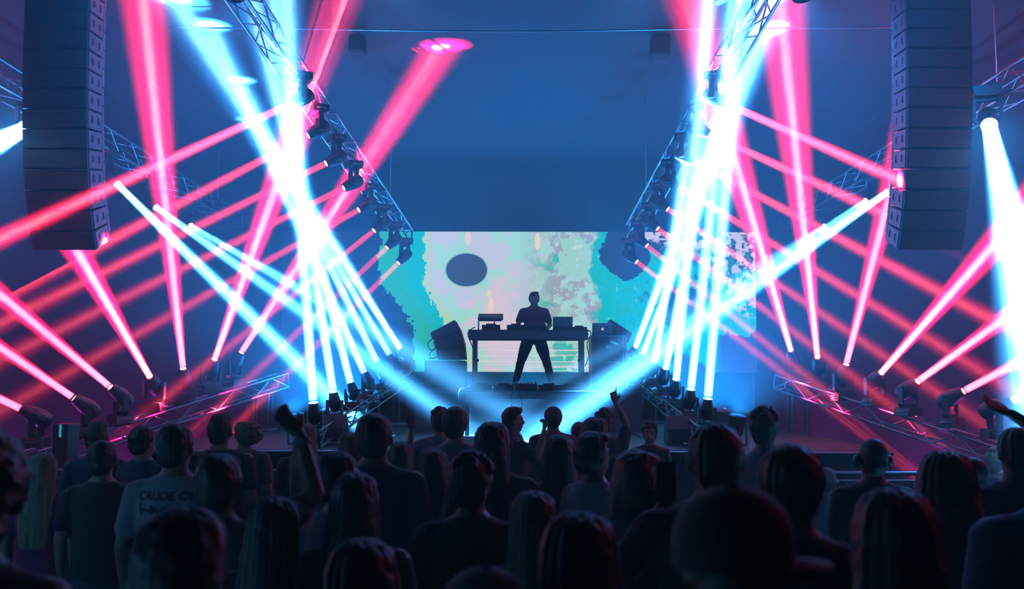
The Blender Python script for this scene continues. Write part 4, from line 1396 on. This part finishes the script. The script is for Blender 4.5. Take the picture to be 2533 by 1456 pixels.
CROWD = [
    # label, x, y, D, rz, pose, hair, hair colour, shirt, skin, sx, capdir, hair scale
    ('large round dark hair filling the left edge of the crowd', -62, 1032, 2.1, 0, 'down', 'afro', 'dark', 'charcoal', 'skin_b', 1.0),
    ('woman-length blonde hair over a magenta top near the left edge', 110, 1117, 5.4, 0, 'down', 'long', 'blonde', 'magenta', 'skin_a', 1.0),
    ('person with high curly hair behind the smooth rounded head at the left', 242, 1038, 6.5, 10, 'down', 'tall', 'brown', 'navy', 'skin_a', 1.0),
    ('person with smooth rounded hair and dark shirt at the left', 256, 1087, 5.2, 8, 'down', 'short', 'dark', 'black', 'skin_a', 1.0),
    ('person with short hair in navy behind the white lettered shirt', 356, 1051, 6.3, -25, 'down', 'short', 'dark', 'navy', 'skin_a', 1.0),
    ('person in a white t-shirt with dark lettering on the back', 437, 1046, 4.5, -5, 'down', 'short', 'dark', 'white', 'skin_b', 1.08),
    ('person with flat-topped hair and broad navy shirt left of centre', 546, 1021, 6.6, 0, 'down', 'tall', 'dark', 'navy', 'skin_a', 1.12),
    ('person with pale hair blown sideways beside the flat-topped head', 606, 1040, 7.4, 0, 'down', 'blown', 'blonde', 'grey', 'skin_a', 1.0),
    ('person with quiffed hair and pale shirt raising one arm', 545, 1118, 3.45, 0, 'raise_r', 'quiff', 'dark', 'grey', 'skin_b', 1.0),
    ('person with long blonde hair in the front rows left of centre', 758, 1044, 7.1, 0, 'down', 'long', 'blonde', 'navy', 'skin_a', 1.0),
    ('large dark bobbed head at the bottom left of the crowd', 465, 1247, 1.95, -30, 'down', 'bob', 'dark', 'charcoal', 'skin_a', 1.0),
    ('long dark hair beside the large bobbed head at the bottom', 680, 1223, 3.2, 0, 'down', 'longwide', 'dark', 'black', 'skin_a', 0.95),
    ('dark round head turned right behind the long-haired ones', 842, 1114, 3.75, -45, 'down', 'short', 'dark', 'navy', 'skin_a', 1.0),
    ('tall broad-necked person in a navy shirt left of centre', 927, 1020, 4.55, 0, 'down', 'short', 'dark', 'navy', 'skin_b', 1.08),
    ('dark hair half hidden behind the tall navy shirt', 868, 1066, 6.4, 15, 'down', 'bob', 'brown', 'black', 'skin_a', 1.0),
    ('very long dark hair in front of the tall navy shirt', 880, 1163, 3.28, 0, 'down', 'long', 'dark', 'black', 'skin_a', 0.95),
    ('wide flat dark hair at the bottom edge left of centre', 895, 1324, 2.3, 10, 'down', 'longwide', 'dark', 'charcoal', 'skin_a', 0.95),
    ('long dark hair seen right of the tall navy shirt', 992, 1089, 6.0, 0, 'down', 'long', 'dark', 'navy', 'skin_a', 0.95),
    ('curly-haired person in a pale jacket with a raised hand', 1088, 1004, 8.2, 10, 'raise_l', 'curly', 'dark', 'lightblue', 'skin_a', 1.0),
    ('person with cropped hair in a pale pinkish t-shirt, centre left', 1127, 1004, 6.3, -8, 'down', 'short', 'dark', 'grey', 'skin_a', 1.0),
    ('long straight dark hair below the pale pinkish t-shirt', 1073, 1106, 5.1, 0, 'down', 'long', 'dark', 'black', 'skin_a', 0.95),
    ('person with bushy curls and dark shirt near the centre', 1167, 1111, 3.65, -5, 'down', 'curly', 'dark', 'black', 'skin_b', 1.0),
    ('long dark hair over a greyish t-shirt in the centre', 1219, 1039, 4.8, -10, 'down', 'long', 'dark', 'grey', 'skin_a', 1.05),
    ('person in profile facing right with cyan-lit face and raised fist', 1270, 1004, 8.4, -75, 'fist_r', 'quiff', 'dark', 'navy', 'skin_a', 1.0),
    ('person with short hair in a patterned t-shirt below the low table', 1368, 1004, 8.7, 0, 'down', 'short', 'brown', 'grey', 'skin_a', 1.0),
    ('long dark hair in front of the patterned t-shirt', 1383, 1071, 5.0, 0, 'down', 'long', 'dark', 'black', 'skin_a', 0.95),
    ('person with short hair looking right in a pale t-shirt', 1468, 1064, 4.65, -55, 'down', 'quiff', 'dark', 'white', 'skin_b', 1.0),
    ('light long hair low in the centre of the crowd', 1320, 1209, 3.15, 0, 'down', 'long', 'fair', 'black', 'skin_a', 0.92),
    ('large dark head at the bottom edge right of centre', 1430, 1258, 2.25, 0, 'down', 'longwide', 'dark', 'black', 'skin_a', 1.0),
    ('pale capped head with brim to the right at the bottom edge', 1200, 1396, 2.0, 0, 'down', 'cap', 'grey', 'charcoal', 'skin_a', 1.0, -80),
    ('person with swept dark hair behind the pale t-shirt', 1474, 1029, 6.6, -40, 'down', 'bob', 'dark', 'navy', 'skin_a', 1.0),
    ('curly-haired person pointing up with a bare arm', 1494, 1007, 8.3, 0, 'point_r', 'curly', 'brown', 'black', 'skin_a', 1.0),
    ('person with a small raised fist in the front rows', 1432, 1042, 8.9, 0, 'fist_r', 'short', 'dark', 'lightblue', 'skin_a', 1.0),
    ('person facing the crowd below the white beams at the right', 1607, 1039, 9.0, 170, 'down', 'curly', 'dark', 'black', 'skin_a', 0.95),
    ('person with long loose fair-brown hair right of centre', 1578, 1104, 3.75, -8, 'hold', 'wavy', 'brown', 'grey', 'skin_a', 1.0),
    ('broad dark person with cropped hair holding up a phone', 1766, 1044, 3.1, 0, 'phone_l', 'short', 'dark', 'black', 'skin_b', 1.12),
    ('person with curly top and pale t-shirt below the right truss', 1890, 1002, 5.7, -20, 'down', 'curly', 'dark', 'white', 'skin_a', 1.0),
    ('round dark head with collared shirt right of the broad person', 1954, 1094, 2.6, -12, 'down', 'short', 'dark', 'charcoal', 'skin_a', 1.0),
    ('very large dark capped head with brim pointing right at the bottom', 1808, 1193, 1.62, 0, 'down', 'cap', 'black', 'black', 'skin_b', 1.0, -72),
    ('shaven-headed person with ear defenders against the magenta haze', 2157, 1083, 4.9, 0, 'down', 'buzz', 'dark', 'black', 'skin_b', 1.0),
    ('person in a pale cap at the barrier right of centre', 2042, 1154, 6.8, -20, 'down', 'cap', 'grey', 'grey', 'skin_a', 1.0, -30),
    ('very large fair-edged long hair at the bottom right', 2205, 1200, 2.15, 0, 'down', 'longwide', 'brown', 'black', 'skin_a', 1.0),
    ('long brown hair over a dark striped knit at the right', 2336, 1110, 3.2, -10, 'down', 'longwide', 'brown', 'striped', 'skin_a', 1.05),
    ('person in navy at the right edge with a waving hand', 2512, 1054, 4.3, 0, 'wave_r', 'short', 'dark', 'navy', 'skin_b', 1.05),
    ('pale-haired person glimpsed between two heads at the right edge', 2452, 1104, 7.2, 0, 'down', 'bun', 'blonde', 'navy', 'skin_a', 1.0),
    ('broad pale blue shoulder cut off by the right edge', 2635, 1010, 2.6, 0, 'down', 'short', 'dark', 'lightblue', 'skin_a', 1.1),
    ('dark head half hidden by the striped knit at the right', 2405, 1130, 5.2, 0, 'down', 'short', 'dark', 'navy', 'skin_a', 1.0),
    ('small dark head left of the smooth rounded head', 196, 1148, 7.2, 0, 'down', 'short', 'dark', 'navy', 'skin_a', 1.0),
]
MADE = {}
for row in CROWD:
    lb, x, y, D, rz, pose, hair, hc, shirt, skin, sx = row[:11]
    D *= 1.15
    cd = row[11] if len(row) > 11 else 0
    MADE[lb] = person(lb, x, y, D, rz, pose, hair, hc, shirt, skin, sx, capdir=cd)

# ear defenders of the shaven head
lb = 'shaven-headed person with ear defenders against the magenta haze'
o, m, _ = MADE[lb]
for s in (-1, 1):
    link('ear_cup', CACHE.setdefault('cup', mesh_of(lathe_bm([(0, 0), (.030, 0), (.036, .008), (.034, .026), (.024, .034), (0, .035)], 16), 'cup', M['plastic'], True)),
         m @ Matrix.Translation((s * .078, -.004, 1.625)) @ Matrix.Rotation(s * math.pi / 2, 4, 'Y'), o)
# wristband
o, m, _ = MADE['person with quiffed hair and pale shirt raising one arm']
wj, ej = Vector(POSE['raise_r']['wr']), Vector(POSE['raise_r']['er'])
c = wj.lerp(ej, .12)
link('wristband', mesh_of(lathe_bm([(.036, -.014), (.038, -.01), (.038, .01), (.036, .014), (.030, .014), (.030, -.014), (.036, -.014)], 16), 'band', M['cloth_lightblue'], True),
     m @ Matrix.Translation(c) @ (ej - wj).to_track_quat('Z', 'Y').to_matrix().to_4x4(), o)

# lettering on the white t-shirt
o, m, tsh = MADE['person in a white t-shirt with dark lettering on the back']
M['ink'] = mat('dark_print_ink', (0.012, 0.013, 0.02), 0.8)


def print_on(text, size, cx, cz, name):
    cu = bpy.data.curves.new('txt', 'FONT')
    cu.body, cu.size, cu.align_x, cu.align_y = text, size, 'CENTER', 'CENTER'
    cu.offset = size * 0.03
    to = bpy.data.objects.new('txt', cu)
    COL.objects.link(to)
    dg = bpy.context.evaluated_depsgraph_get()
    me = bpy.data.meshes.new_from_object(to.evaluated_get(dg))
    bpy.data.objects.remove(to)
    bm = bmesh.new()
    bm.from_mesh(me)
    bmesh.ops.triangulate(bm, faces=bm.faces[:])
    bmesh.ops.subdivide_edges(bm, edges=[e for e in bm.edges if e.calc_length() > 0.03], cuts=2)
    sm = tsh.data
    tree = BVHTree.FromPolygons([v.co for v in sm.vertices], [p.vertices[:] for p in sm.polygons])
    for v in bm.verts:
        x_, z_ = cx + v.co.x, cz + v.co.y          # seen from behind (-y side), +x is to the right
        h = tree.ray_cast(Vector((x_, -1, z_)), Vector((0, 1, 0)))
        v.co = Vector((x_, (h[0].y if h[0] else -.1) - 0.003, z_))
    me2 = mesh_of(bm, name, M['ink'])
    link('shirt_print', me2, m, tsh)


print_on('CRUDE OI', 0.057, -0.005, 1.405, 'print_upper')
sm = tsh.data
tree = BVHTree.FromPolygons([v.co for v in sm.vertices], [p.vertices[:] for p in sm.polygons])
sq = []
for k in range(64):                                   # a scrawled second line
    x_ = -.13 + .24 * k / 63
    z_ = 1.335 + .014 * math.sin(k * 1.15) * (0.6 + 0.6 * math.sin(k * .31 + 1)) + (.016 if k % 17 < 2 else 0)
    h = tree.ray_cast(Vector((x_, -1, z_)), Vector((0, 1, 0)))
    sq.append(Vector((x_, (h[0].y if h[0] else -.1) - .002, z_)))
link('shirt_print', path_mesh(sq, 0.0042, M['ink'], 5), m, tsh)

# the phone held up by the broad dark person
_, m, _ = MADE['broad dark person with cropped hair holding up a phone']
ph_c = m @ (Vector(POSE['phone_l']['wl']) + Vector((-.004, -.018, .085)))
phn = empty('smartphone', Matrix.Translation(ph_c), 'black smartphone held up left of the broad dark person', 'phone')
box('case', ph_c, (0.078, 0.009, 0.155), M['plastic'], phn, bev=.004)
box('display', ph_c - Vector((0, 0.0055, 0)), (0.072, 0.002, 0.147), M['screen_dark'], phn, bev=0)
box('camera_bump', ph_c + Vector((.018, 0.006, .055)), (0.022, 0.004, 0.028), M['black'], phn)
